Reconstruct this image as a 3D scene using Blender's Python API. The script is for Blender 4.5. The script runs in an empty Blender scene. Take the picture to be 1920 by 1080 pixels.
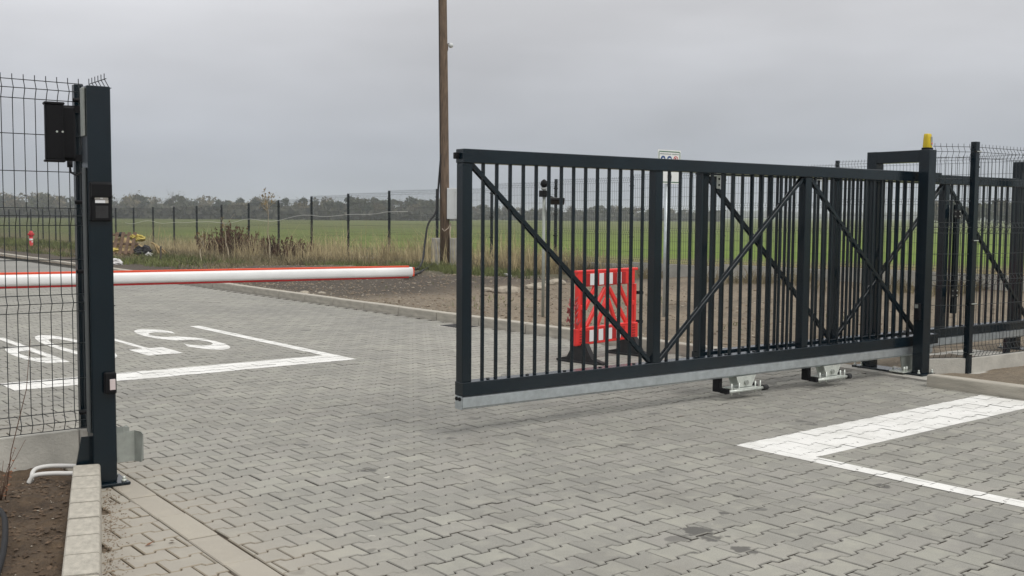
import bpy, bmesh, math, random
import numpy as np
from mathutils import Matrix, Vector
random.seed(7); rng = np.random.default_rng(7)
scene = bpy.context.scene
C = scene.collection

# ------------------------------------------------------------------ camera
# world frame: X runs across the lane (to the right along the gate), Y runs down the lane, origin under the camera
F_PX, PITCH, ROLL, YAW, CAM_H = 1988.56, 0.06877, 0.00744, 0.88719, 1.52
cp, sp = math.cos(PITCH), math.sin(PITCH); cr, sr = math.cos(ROLL), math.sin(ROLL)
M1 = np.array([[1,0,0],[0,-sp,-cp],[0,cp,-sp]]); M2 = np.array([[cr,-sr,0],[sr,cr,0],[0,0,1]])
AX = np.array([[math.sin(YAW),math.cos(YAW),0],[-math.cos(YAW),math.sin(YAW),0],[0,0,1]])
RW = M2 @ M1 @ AX.T
cam = bpy.data.objects.new('camera', bpy.data.cameras.new('camera')); C.objects.link(cam)
rot = Matrix((RW[0], -RW[1], -RW[2])).transposed()
cam.matrix_world = Matrix.Translation((0,0,CAM_H)) @ rot.to_4x4()
cam.data.sensor_width = 36; cam.data.lens = 36*F_PX/1920; cam.data.clip_start = .05; cam.data.clip_end = 9000
scene.camera = cam

# ------------------------------------------------------------------ world, sun, exposure
SUN_EL, SUN_AZ = math.radians(55), math.radians(172)
w = bpy.data.worlds.new('World'); scene.world = w; w.use_nodes = True
nt = w.node_tree; nt.nodes.clear(); N = nt.nodes.new; L = nt.links.new
sky = N('ShaderNodeTexSky'); sky.sky_type = 'NISHITA'; sky.sun_disc = False
sky.sun_elevation = SUN_EL; sky.sun_rotation = SUN_AZ; sky.dust_density = 6; sky.air_density = 1.5
hs = N('ShaderNodeHueSaturation'); hs.inputs['Saturation'].default_value = .12; hs.inputs['Value'].default_value = .6
L(sky.outputs[0], hs.inputs['Color'])
tc = N('ShaderNodeTexCoord'); sx = N('ShaderNodeSeparateXYZ'); L(tc.outputs['Generated'], sx.inputs[0])
rp = N('ShaderNodeValToRGB'); e = rp.color_ramp.elements
e[0].position = 0; e[0].color = (.395,.428,.472,1); e[1].position = 1; e[1].color = (1,1,1,1)
for p, c in ((.06,(.430,.456,.500,1)), (.2,(.672,.678,.706,1)), (.5,(.82,.83,.84,1))):
    q = e.new(p); q.color = c
L(sx.outputs['Z'], rp.inputs[0])
mp = N('ShaderNodeMapping'); mp.inputs['Scale'].default_value = (1.5,1.5,5.5); L(tc.outputs['Generated'], mp.inputs[0])
nz = N('ShaderNodeTexNoise'); nz.inputs['Scale'].default_value = 1.6; nz.inputs['Detail'].default_value = 4; nz.inputs['Roughness'].default_value = .45
L(mp.outputs[0], nz.inputs['Vector'])
mr = N('ShaderNodeMapRange'); mr.inputs['From Min'].default_value = .3; mr.inputs['From Max'].default_value = .7
mr.inputs['To Min'].default_value = 8.3; mr.inputs['To Max'].default_value = 11.9; L(nz.outputs['Fac'], mr.inputs['Value'])
vm = N('ShaderNodeVectorMath'); vm.operation = 'SCALE'; L(rp.outputs[0], vm.inputs[0]); L(mr.outputs[0], vm.inputs['Scale'])
mx = N('ShaderNodeMix'); mx.data_type = 'RGBA'; mx.inputs[0].default_value = .9; L(hs.outputs[0], mx.inputs[6]); L(vm.outputs[0], mx.inputs[7])
bg = N('ShaderNodeBackground'); bg.inputs['Strength'].default_value = .1; L(mx.outputs[2], bg.inputs[0])
wo = N('ShaderNodeOutputWorld'); L(bg.outputs[0], wo.inputs['Surface'])
sl = bpy.data.lights.new('sun', 'SUN'); sl.energy = 1.3; sl.angle = math.radians(30); sl.color = (1,.97,.93)
so = bpy.data.objects.new('sun', sl); C.objects.link(so)
sd = Vector((math.sin(SUN_AZ)*math.cos(SUN_EL), math.cos(SUN_AZ)*math.cos(SUN_EL), math.sin(SUN_EL)))
so.rotation_euler = sd.to_track_quat('Z','Y').to_euler()
vs = scene.view_settings; vs.view_transform = 'Standard'; vs.look = 'None'; vs.gamma = 1; vs.exposure = .18; vs.use_curve_mapping = False

# ------------------------------------------------------------------ materials
MATS = {}
def mat(name, col, rough=.6, metal=0, var=0, scale=8, col2=None, bump=0, bscale=40, spec=None, stretch=(1,1,1), detail=6, trans=0, emis=None, coords='Object'):
    m = bpy.data.materials.new(name); m.use_nodes = True; t = m.node_tree; b = t.nodes['Principled BSDF']
    b.inputs['Base Color'].default_value = (*col,1); b.inputs['Roughness'].default_value = rough; b.inputs['Metallic'].default_value = metal
    if spec is not None: b.inputs['Specular IOR Level'].default_value = spec
    if trans: b.inputs['Transmission Weight'].default_value = trans
    if emis: b.inputs['Emission Color'].default_value = (*emis[0],1); b.inputs['Emission Strength'].default_value = emis[1]
    if var or col2 or bump:
        tcn = t.nodes.new('ShaderNodeTexCoord'); mpn = t.nodes.new('ShaderNodeMapping'); mpn.inputs['Scale'].default_value = stretch
        t.links.new(tcn.outputs[coords], mpn.inputs[0])
    if var or col2:
        n = t.nodes.new('ShaderNodeTexNoise'); n.inputs['Scale'].default_value = scale; n.inputs['Detail'].default_value = detail; n.inputs['Roughness'].default_value = .62
        t.links.new(mpn.outputs[0], n.inputs['Vector'])
        r = t.nodes.new('ShaderNodeValToRGB'); c2 = col2 or tuple(x*(1+var) for x in col); c1 = tuple(x*(1-var) for x in col) if not col2 else col
        r.color_ramp.elements[0].position = .33; r.color_ramp.elements[0].color = (*c1,1)
        r.color_ramp.elements[1].position = .67; r.color_ramp.elements[1].color = (*c2,1)
        t.links.new(n.outputs['Fac'], r.inputs[0]); t.links.new(r.outputs[0], b.inputs['Base Color'])
    if bump:
        n2 = t.nodes.new('ShaderNodeTexNoise'); n2.inputs['Scale'].default_value = bscale; n2.inputs['Detail'].default_value = 8
        t.links.new(mpn.outputs[0], n2.inputs['Vector'])
        bp = t.nodes.new('ShaderNodeBump'); bp.inputs['Strength'].default_value = bump; bp.inputs['Distance'].default_value = .02
        t.links.new(n2.outputs['Fac'], bp.inputs['Height']); t.links.new(bp.outputs[0], b.inputs['Normal'])
    MATS[name] = m; return m
mat('anthracite', (.0020,.0090,.0145), .20, 0, .25, 3, bump=.015, bscale=300, spec=.42)
mat('channel_grey', (.075,.085,.085), .5, .3, .1, 6)
mat('black_plastic', (.004,.004,.005), .6, spec=.2)
mat('black_rubber', (.018,.018,.019), .75, 0, .3, 20, bump=.1)
mat('black_cable', (.006,.006,.007), .55, spec=.3)
mat('galvanised', (.45,.49,.505), .34, .6, .14, 14, bump=.05, bscale=60)
mat('zinc', (.60,.63,.58), .4, .4, .1, 30)
mat('zinc_dull', (.33,.35,.32), .55, .4, .12, 18)
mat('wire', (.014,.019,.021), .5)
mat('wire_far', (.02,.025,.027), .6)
mat('concrete', (.43,.415,.37), .85, 0, .18, 3.5, bump=.25, bscale=60)
mat('concrete_old', (.33,.315,.285), .9, 0, .25, 5, bump=.35, bscale=35)
mat('kerb_concrete', (.42,.39,.33), .9, 0, .2, 4, bump=.35, bscale=45, coords='Generated')
mat('white_paint_metal', (.86,.86,.85), .35, 0, .04, 6)
mat('orange_red', (.72,.075,.025), .45)
mat('deep_red', (.42,.012,.012), .5)
mat('red_plastic', (.80,.036,.030), .42, 0, .16, 4)
mat('white_film', (.80,.80,.80), .35)
mat('yellow_lens', (.75,.56,.015), .25, trans=.25)
mat('red_lens', (.7,.12,.06), .3)
mat('lens_pink', (.62,.53,.52), .25)
mat('label_white', (.75,.76,.77), .4)
mat('label_grey', (.45,.42,.38), .5)
mat('sign_white', (.78,.80,.78), .35)
mat('sign_green', (.03,.13,.06), .4)
mat('sign_blue', (.02,.07,.22), .4)
mat('sign_red', (.55,.03,.04), .4)
mat('sign_grey', (.30,.33,.32), .5)
mat('sign_black', (.012,.012,.012), .5)
mat('pole_wood', (.135,.092,.060), .85, 0, .45, 5, bump=.5, bscale=10, stretch=(6,6,.6))
mat('box_grey', (.58,.60,.60), .45, 0, .04, 4)
mat('white_pipe', (.62,.61,.58), .4)
mat('cable_beige', (.50,.42,.33), .5)
mat('pallet_wood', (.135,.085,.052), .85, 0, .35, 4, bump=.3)
mat('yellow_bag', (.48,.38,.08), .6)
mat('white_bag', (.62,.61,.60), .6)
mat('straw', (.46,.34,.17), .85, 0, .3, 6)
mat('dry_grass', (.42,.345,.20), .9, 0, .45, 1.0)
mat('thatch', (.20,.165,.095), .95, 0, .45, .7)
mat('green_grass', (.112,.128,.040), .85, 0, .55, .5)
mat('weed_brown', (.088,.043,.023), .9, 0, .35, 2)
mat('sapling_bark', (.40,.34,.24), .8, 0, .2, 8)
mat('leaf_yellow', (.22,.16,.07), .8)
mat('leaf_brown', (.20,.085,.04), .8)
mat('twig', (.10,.055,.035), .85)
mat('bark', (.055,.048,.04), .9)
mat('crown_a', (.058,.062,.030), .9, 0, .65, .8)
mat('crown_b', (.125,.105,.062), .9, 0, .65, .8)
mat('crown_c', (.034,.044,.026), .9, 0, .65, .8)
mat('wood_mass', (.075,.072,.050), .95, 0, .5, .12)
mat('stone', (.33,.29,.23), .9, 0, .25, 12, bump=.3)
mat('rag_pink', (.5,.12,.12), .8)
mat('grate', (.03,.03,.03), .6, .5)
mat('hydrant_red', (.5,.02,.025), .45)
mat('glass_clear', (.8,.82,.82), .1, trans=.6)

def soil_mat(name, dark, light, big=.35, pebble=True):
    m = bpy.data.materials.new(name); m.use_nodes = True; t = m.node_tree; b = t.nodes['Principled BSDF']; b.inputs['Roughness'].default_value = .95
    g = t.nodes.new('ShaderNodeNewGeometry')
    def noise(sc, d=8, rg=.6):
        n = t.nodes.new('ShaderNodeTexNoise'); n.inputs['Scale'].default_value = sc; n.inputs['Detail'].default_value = d; n.inputs['Roughness'].default_value = rg
        t.links.new(g.outputs['Position'], n.inputs['Vector']); return n
    n1, n2 = noise(big), noise(14, 10, .7)
    mxn = t.nodes.new('ShaderNodeMath'); mxn.operation = 'MULTIPLY_ADD'; mxn.inputs[1].default_value = .55
    t.links.new(n2.outputs['Fac'], mxn.inputs[0]); 
    m2 = t.nodes.new('ShaderNodeMath'); m2.operation = 'MULTIPLY'; m2.inputs[1].default_value = .55; t.links.new(n1.outputs['Fac'], m2.inputs[0]); t.links.new(m2.outputs[0], mxn.inputs[2])
    r = t.nodes.new('ShaderNodeValToRGB'); r.color_ramp.elements[0].position = .40; r.color_ramp.elements[0].color = (*dark,1)
    r.color_ramp.elements[1].position = .70; r.color_ramp.elements[1].color = (*light,1)
    t.links.new(mxn.outputs[0], r.inputs[0]); t.links.new(r.outputs[0], b.inputs['Base Color'])
    bp = t.nodes.new('ShaderNodeBump'); bp.inputs['Strength'].default_value = .9; bp.inputs['Distance'].default_value = .04
    n3 = noise(22, 10, .7); t.links.new(n3.outputs['Fac'], bp.inputs['Height']); t.links.new(bp.outputs[0], b.inputs['Normal'])
    MATS[name] = m; return m
soil_mat('soil_dark', (.040,.026,.016), (.155,.105,.062), 2)
mat('grit', (.22,.165,.115), .95, 0, .4, 30); mat('crumb', (.10,.067,.042), .95, 0, .5, 9); mat('clod', (.20,.158,.112), .95, 0, .35, 6)
def verge_material():
    # soil that goes from dark turned earth on the bank to pale dry dirt by the gate, with a band of short grass along the top of the bank
    m = soil_mat('soil_verge', (.120,.096,.067), (.295,.24,.172), .5); t = m.node_tree; b = t.nodes['Principled BSDF']
    g = next(n for n in t.nodes if n.type == 'NEW_GEOMETRY'); s = t.nodes.new('ShaderNodeSeparateXYZ'); t.links.new(g.outputs['Position'], s.inputs[0])
    old = b.inputs['Base Color'].links[0].from_socket
    nn = t.nodes.new('ShaderNodeTexNoise'); nn.inputs['Scale'].default_value = .6; nn.inputs['Detail'].default_value = 5; t.links.new(g.outputs['Position'], nn.inputs['Vector'])
    def mr_(sock, a, b_, noise=0):
        r = t.nodes.new('ShaderNodeMapRange'); r.interpolation_type = 'SMOOTHSTEP'; r.inputs['From Min'].default_value = a; r.inputs['From Max'].default_value = b_
        if noise:
            ad = t.nodes.new('ShaderNodeMath'); ad.operation = 'MULTIPLY_ADD'; ad.inputs[1].default_value = noise; t.links.new(nn.outputs['Fac'], ad.inputs[0]); t.links.new(sock, ad.inputs[2]); sock = ad.outputs[0]
        t.links.new(sock, r.inputs['Value']); return r.outputs[0]
    def mul(a, b_):
        q = t.nodes.new('ShaderNodeMath'); q.operation = 'MULTIPLY'; t.links.new(a, q.inputs[0]); t.links.new(b_, q.inputs[1]); return q.outputs[0]
    def mix(f, a, colr):
        q = t.nodes.new('ShaderNodeMix'); q.data_type = 'RGBA'; t.links.new(f, q.inputs[0]); t.links.new(a, q.inputs[6]); q.inputs[7].default_value = (*colr,1); return q.outputs[2]
    bank = mul(mr_(s.outputs['Y'], 15.6, 17.4, 1.5), mr_(s.outputs['X'], 9.0, 10.2, 1.0))
    sc = t.nodes.new('ShaderNodeMath'); sc.operation = 'MULTIPLY'; sc.inputs[1].default_value = .85; t.links.new(bank, sc.inputs[0])
    c1 = mix(sc.outputs[0], old, (.047,.036,.026))
    grass = mul(mr_(s.outputs['Y'], 19, 24, 5), mr_(s.outputs['X'], 13.2, 16, 2))
    sg = t.nodes.new('ShaderNodeMath'); sg.operation = 'MULTIPLY'; sg.inputs[1].default_value = .8; t.links.new(grass, sg.inputs[0])
    c2 = mix(sg.outputs[0], c1, (.105,.110,.042)); t.links.new(c2, b.inputs['Base Color'])
verge_material()

def field_material():
    m = bpy.data.materials.new('field'); m.use_nodes = True; t = m.node_tree; b = t.nodes['Principled BSDF']; b.inputs['Roughness'].default_value = .95
    b.inputs['Specular IOR Level'].default_value = .1
    g = t.nodes.new('ShaderNodeNewGeometry'); s = t.nodes.new('ShaderNodeSeparateXYZ'); t.links.new(g.outputs['Position'], s.inputs[0])
    def noise(sc, st=(1,1,1), d=6):
        mpn = t.nodes.new('ShaderNodeMapping'); mpn.inputs['Scale'].default_value = st; t.links.new(g.outputs['Position'], mpn.inputs[0])
        n = t.nodes.new('ShaderNodeTexNoise'); n.inputs['Scale'].default_value = sc; n.inputs['Detail'].default_value = d; t.links.new(mpn.outputs[0], n.inputs['Vector']); return n.outputs['Fac']
    def ramp(f, cs):
        r = t.nodes.new('ShaderNodeValToRGB'); el = r.color_ramp.elements
        el[0].position, el[0].color = cs[0][0], (*cs[0][1],1); el[1].position, el[1].color = cs[-1][0], (*cs[-1][1],1)
        for p, c in cs[1:-1]: q = el.new(p); q.color = (*c,1)
        t.links.new(f, r.inputs[0]); return r.outputs[0]
    green = ramp(noise(.09, (.25,1,1), 8), ((.3,(.110,.155,.030)), (.5,(.140,.205,.036)), (.7,(.185,.240,.052))))
    dry = ramp(noise(1.6, (1,1,1), 8), ((.3,(.15,.115,.065)), (.55,(.23,.185,.105)), (.75,(.13,.14,.045))))
    # width of the bare strip next to the fence, ragged by noise
    ad = t.nodes.new('ShaderNodeMath'); ad.operation = 'MULTIPLY_ADD'; ad.inputs[1].default_value = 16; t.links.new(noise(.22), ad.inputs[0]); t.links.new(s.outputs['X'], ad.inputs[2])
    mrn = t.nodes.new('ShaderNodeMapRange'); mrn.interpolation_type = 'SMOOTHSTEP'; mrn.inputs['From Min'].default_value = 29; mrn.inputs['From Max'].default_value = 47
    t.links.new(ad.outputs[0], mrn.inputs['Value'])
    q = t.nodes.new('ShaderNodeMix'); q.data_type = 'RGBA'; t.links.new(mrn.outputs[0], q.inputs[0]); t.links.new(dry, q.inputs[6]); t.links.new(green, q.inputs[7])
    # the crop is thinner and duller towards the far left end of the field
    dl = t.nodes.new('ShaderNodeMapRange'); dl.inputs['From Min'].default_value = 25; dl.inputs['From Max'].default_value = 130; dl.inputs['To Max'].default_value = .75; t.links.new(s.outputs['Y'], dl.inputs['Value'])
    q2 = t.nodes.new('ShaderNodeMix'); q2.data_type = 'RGBA'; t.links.new(dl.outputs[0], q2.inputs[0]); t.links.new(q.outputs[2], q2.inputs[6]); t.links.new(ramp(noise(.05, (.3,1,1), 8), ((.3,(.095,.092,.042)), (.5,(.125,.125,.05)), (.7,(.105,.125,.042)))), q2.inputs[7])
    t.links.new(q2.outputs[2], b.inputs['Base Color'])
    bp = t.nodes.new('ShaderNodeBump'); bp.inputs['Strength'].default_value = 1; bp.inputs['Distance'].default_value = .15
    t.links.new(noise(2.2, (1,1,1), 8), bp.inputs['Height']); t.links.new(bp.outputs[0], b.inputs['Normal'])
    MATS['field'] = m
field_material()

OIL = [(3.881, 3.316, 0.075), (3.856, 3.229, 0.055), (3.936, 3.198, 0.022), (3.834, 3.022, 0.05), (3.828, 2.968, 0.03), (4.232, 3.463, 0.022), (4.554, 3.633, 0.02), (5.388, 3.266, 0.045), (4.761, 3.838, 0.018), (3.272, 5.361, 0.05), (3.615, 3.124, 0.02), (4.185, 5.786, 0.03), (4.27, 5.095, 0.03), (4.32, 5.076, 0.02), (3.34, 3.879, 0.022), (5.881, 2.684, 0.04)]
DROP = [(3.268, 5.137, 0.014), (2.602, 4.231, 0.012), (4.041, 3.372, 0.006)]
def paver_material(name, source, tint=(1,1,1)):
    """grey concrete block; source = 'object' (random per object) or 'attr' (random per block from a face attribute)"""
    m = bpy.data.materials.new(name); m.use_nodes = True; t = m.node_tree; b = t.nodes['Principled BSDF']; b.inputs['Roughness'].default_value = .82
    b.inputs['Specular IOR Level'].default_value = .35
    if source == 'object': rv = t.nodes.new('ShaderNodeObjectInfo').outputs['Random']
    else:
        an = t.nodes.new('ShaderNodeAttribute'); an.attribute_name = 'tone'; rv = an.outputs['Fac']
    g = t.nodes.new('ShaderNodeNewGeometry'); pos = g.outputs['Position']
    def noise(sc, d=6, rg=.6, st=None):
        n = t.nodes.new('ShaderNodeTexNoise'); n.inputs['Scale'].default_value = sc; n.inputs['Detail'].default_value = d; n.inputs['Roughness'].default_value = rg
        if st:
            mpn = t.nodes.new('ShaderNodeMapping'); mpn.inputs['Scale'].default_value = st; t.links.new(pos, mpn.inputs[0]); t.links.new(mpn.outputs[0], n.inputs['Vector'])
        else: t.links.new(pos, n.inputs['Vector'])
        return n.outputs['Fac']
    def ramp(f, cs, interp='LINEAR'):
        r = t.nodes.new('ShaderNodeValToRGB'); r.color_ramp.interpolation = interp; el = r.color_ramp.elements
        el[0].position, el[0].color = cs[0][0], (*cs[0][1],1); el[1].position, el[1].color = cs[-1][0], (*cs[-1][1],1)
        for p, c in cs[1:-1]: q = el.new(p); q.color = (*c,1)
        t.links.new(f, r.inputs[0]); return r.outputs[0]
    def mixc(f, a, c, mode='MIX'):
        q = t.nodes.new('ShaderNodeMix'); q.data_type = 'RGBA'; q.blend_type = mode
        if isinstance(f, float): q.inputs[0].default_value = f
        else: t.links.new(f, q.inputs[0])
        t.links.new(a, q.inputs[6])
        if isinstance(c, tuple): q.inputs[7].default_value = (*c,1)
        else: t.links.new(c, q.inputs[7])
        return q.outputs[2]
    def mth(op, a, v):
        q = t.nodes.new('ShaderNodeMath'); q.operation = op; t.links.new(a, q.inputs[0])
        if isinstance(v, (int, float)): q.inputs[1].default_value = v
        else: t.links.new(v, q.inputs[1])
        return q.outputs[0]
    k = tint
    base = ramp(rv, ((0,(.265*k[0],.258*k[1],.232*k[2])), (.30,(.288*k[0],.281*k[1],.252*k[2])), (.62,(.305*k[0],.294*k[1],.266*k[2])), (.86,(.318*k[0],.312*k[1],.274*k[2])), (1,(.335*k[0],.328*k[1],.29*k[2]))))
    grain = ramp(noise(180, 3, .7), ((.3,(.80,.80,.80)), (.7,(1.14,1.14,1.14))))
    c = mixc(1.0, base, grain, 'MULTIPLY')
    big = ramp(noise(.55, 5, .55), ((.3,(.86,.86,.87)), (.7,(1.10,1.095,1.08))))
    c = mixc(1.0, c, big, 'MULTIPLY')
    # faint wheel tracks drawn out along the lane
    c = mixc(1.0, c, ramp(noise(1.4, 5, .6, (1,.12,1)), ((.3,(.87,.87,.87)), (.7,(1.07,1.065,1.055)))), 'MULTIPLY')
    # worn pale patch in the middle of some blocks
    worn = mth('MULTIPLY', ramp(noise(7, 4, .6), ((.50,(0,0,0)), (.68,(1,1,1)))), .38)
    c = mixc(worn, c, (.40*k[0],.385*k[1],.32*k[2]))
    # dirt and a few oil drips
    dirt = mth('MULTIPLY', ramp(noise(1.7, 7, .68), ((.52,(0,0,0)), (.80,(1,1,1)))), .45)
    c = mixc(dirt, c, (.15,.135,.115))
    drip = mth('MULTIPLY', ramp(noise(3.1, 3, .5), ((.685,(0,0,0)), (.705,(1,1,1)))), .55)
    c = mixc(drip, c, (.075,.072,.068))
    # oil spots and pale droppings, each at its own place
    wob = t.nodes.new('ShaderNodeTexNoise'); wob.inputs['Scale'].default_value = 19; wob.inputs['Detail'].default_value = 6; t.links.new(pos, wob.inputs['Vector'])
    wv = t.nodes.new('ShaderNodeVectorMath'); wv.operation = 'MULTIPLY_ADD'; t.links.new(wob.outputs['Color'], wv.inputs[0]); wv.inputs[1].default_value = (.11,.11,0); t.links.new(pos, wv.inputs[2])
    def spots(lst):
        acc = None
        for x_, y_, r_ in lst:
            dn = t.nodes.new('ShaderNodeVectorMath'); dn.operation = 'DISTANCE'; t.links.new(wv.outputs[0], dn.inputs[0]); dn.inputs[1].default_value = (x_+.055,y_+.055,0)
            sn = mth('SUBTRACT', dn.outputs['Value'], r_); acc = sn if acc is None else mth('MINIMUM', acc, sn)
        mrs = t.nodes.new('ShaderNodeMapRange'); mrs.inputs['From Min'].default_value = .006; mrs.inputs['From Max'].default_value = -.006; t.links.new(acc, mrs.inputs['Value']); return mrs.outputs[0]
    c = mixc(mth('MULTIPLY', spots(OIL), .72), c, (.055,.053,.050)); c = mixc(mth('MULTIPLY', spots(DROP), .8), c, (.62,.60,.52))
    # sand drifted over the blocks near the planter kerb
    s = t.nodes.new('ShaderNodeSeparateXYZ'); t.links.new(pos, s.inputs[0])
    ad = mth('ADD', s.outputs['X'], mth('MULTIPLY', noise(2.2, 6, .65), .9))
    mrn = t.nodes.new('ShaderNodeMapRange'); mrn.interpolation_type = 'SMOOTHSTEP'; mrn.inputs['From Min'].default_value = 3.25; mrn.inputs['From Max'].default_value = 2.15; t.links.new(ad, mrn.inputs['Value'])
    ylim = t.nodes.new('ShaderNodeMapRange'); ylim.inputs['From Min'].default_value = 9; ylim.inputs['From Max'].default_value = 6; t.links.new(s.outputs['Y'], ylim.inputs['Value'])
    c = mixc(mth('MULTIPLY', mth('MULTIPLY', mrn.outputs[0], ylim.outputs[0]), .62), c, (.40,.36,.30))
    t.links.new(c, b.inputs['Base Color'])
    bp = t.nodes.new('ShaderNodeBump'); bp.inputs['Strength'].default_value = .35; bp.inputs['Distance'].default_value = .004
    t.links.new(noise(130, 5, .7), bp.inputs['Height']); t.links.new(bp.outputs[0], b.inputs['Normal'])
    MATS[name] = m; return m
paver_material('paver_single', 'object'); paver_material('paver_mass', 'attr'); paver_material('slab', 'object', (1.2,1.15,1.1))
def sandy(m, col):
    # joints near the planter are filled with pale drifted sand
    t = m.node_tree; b = t.nodes['Principled BSDF']; g = t.nodes.new('ShaderNodeNewGeometry'); s = t.nodes.new('ShaderNodeSeparateXYZ'); t.links.new(g.outputs['Position'], s.inputs[0])
    n = t.nodes.new('ShaderNodeTexNoise'); n.inputs['Scale'].default_value = 2.2; n.inputs['Detail'].default_value = 6; t.links.new(g.outputs['Position'], n.inputs['Vector'])
    a = t.nodes.new('ShaderNodeMath'); a.operation = 'MULTIPLY_ADD'; a.inputs[1].default_value = 1.1; t.links.new(n.outputs['Fac'], a.inputs[0]); t.links.new(s.outputs['X'], a.inputs[2])
    r = t.nodes.new('ShaderNodeMapRange'); r.interpolation_type = 'SMOOTHSTEP'; r.inputs['From Min'].default_value = 3.1; r.inputs['From Max'].default_value = 2.3; t.links.new(a.outputs[0], r.inputs['Value'])
    y = t.nodes.new('ShaderNodeMapRange'); y.inputs['From Min'].default_value = 9; y.inputs['From Max'].default_value = 6; t.links.new(s.outputs['Y'], y.inputs['Value'])
    p = t.nodes.new('ShaderNodeMath'); p.operation = 'MULTIPLY'; t.links.new(r.outputs[0], p.inputs[0]); t.links.new(y.outputs[0], p.inputs[1])
    old = b.inputs['Base Color'].links[0].from_socket; q = t.nodes.new('ShaderNodeMix'); q.data_type = 'RGBA'; t.links.new(p.outputs[0], q.inputs[0]); t.links.new(old, q.inputs[6]); q.inputs[7].default_value = (*col,1); t.links.new(q.outputs[2], b.inputs['Base Color'])
def paint_material():
    m = bpy.data.materials.new('road_paint'); m.use_nodes = True; t = m.node_tree; b = t.nodes['Principled BSDF']; b.inputs['Roughness'].default_value = .7
    g = t.nodes.new('ShaderNodeNewGeometry')
    def ns(sc, a, c0, c1, b_):
        n = t.nodes.new('ShaderNodeTexNoise'); n.inputs['Scale'].default_value = sc; n.inputs['Detail'].default_value = 8; n.inputs['Roughness'].default_value = .7; t.links.new(g.outputs['Position'], n.inputs['Vector'])
        r = t.nodes.new('ShaderNodeValToRGB'); r.color_ramp.elements[0].position = a; r.color_ramp.elements[0].color = (*c0,1); r.color_ramp.elements[1].position = b_; r.color_ramp.elements[1].color = (*c1,1)
        t.links.new(n.outputs['Fac'], r.inputs[0]); return r.outputs[0]
    a = ns(3, .25, (.55,.54,.50), (.78,.77,.735), .55); c = ns(70, .28, (.72,.71,.69), (1,1,1), .42)
    q = t.nodes.new('ShaderNodeMix'); q.data_type = 'RGBA'; q.blend_type = 'MULTIPLY'; q.inputs[0].default_value = 1; t.links.new(a, q.inputs[6]); t.links.new(c, q.inputs[7]); t.links.new(q.outputs[2], b.inputs['Base Color'])
    MATS['road_paint'] = m
paint_material()
soil_mat('joint_sand', (.022,.018,.014), (.07,.055,.04), 3); sandy(MATS['joint_sand'], (.24,.19,.14))
soil_mat('road_far', (.225,.22,.2), (.31,.30,.272), .8)

# ------------------------------------------------------------------ mesh helpers
def _chamfer_faces():
    idx = {}; k = 0; faces = []
    for sx_ in (0,1):
        for sy_ in (0,1):
            for sz_ in (0,1):
                for a in range(3): idx[(sx_,sy_,sz_,a)] = k; k += 1
    for a in range(3):
        o = [i for i in range(3) if i != a]
        for s in (0,1):
            q = []
            for u, v in ((0,0),(1,0),(1,1),(0,1)):
                c = [0,0,0]; c[a] = s; c[o[0]] = u; c[o[1]] = v; q.append(idx[(*c,a)])
            faces.append(q)
    for a in range(3):
        o = [i for i in range(3) if i != a]
        for u in (0,1):
            for v in (0,1):
                q = []
                for s, ax in ((0,o[0]),(1,o[0]),(1,o[1]),(0,o[1])):
                    c = [0,0,0]; c[a] = s; c[o[0]] = u; c[o[1]] = v; q.append(idx[(*c,ax)])
                faces.append(q)
    for sx_ in (0,1):
        for sy_ in (0,1):
            for sz_ in (0,1): faces.append([idx[(sx_,sy_,sz_,a)] for a in range(3)])
    pts = np.zeros((24,3))
    for (a_,b_,c_,ax), i in idx.items():
        p = np.array([a_,b_,c_], float)
        for j in range(3):
            if j != ax: p[j] = .2 if p[j] == 0 else .8
        pts[i] = p
    out = []
    for f in faces:
        nrm = np.cross(pts[f[1]]-pts[f[0]], pts[f[2]]-pts[f[0]]); cen = pts[f].mean(0)-.5
        out.append(f if nrm@cen > 0 else f[::-1])
    return idx, out
CH_IDX, CH_FACES = _chamfer_faces()
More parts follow.
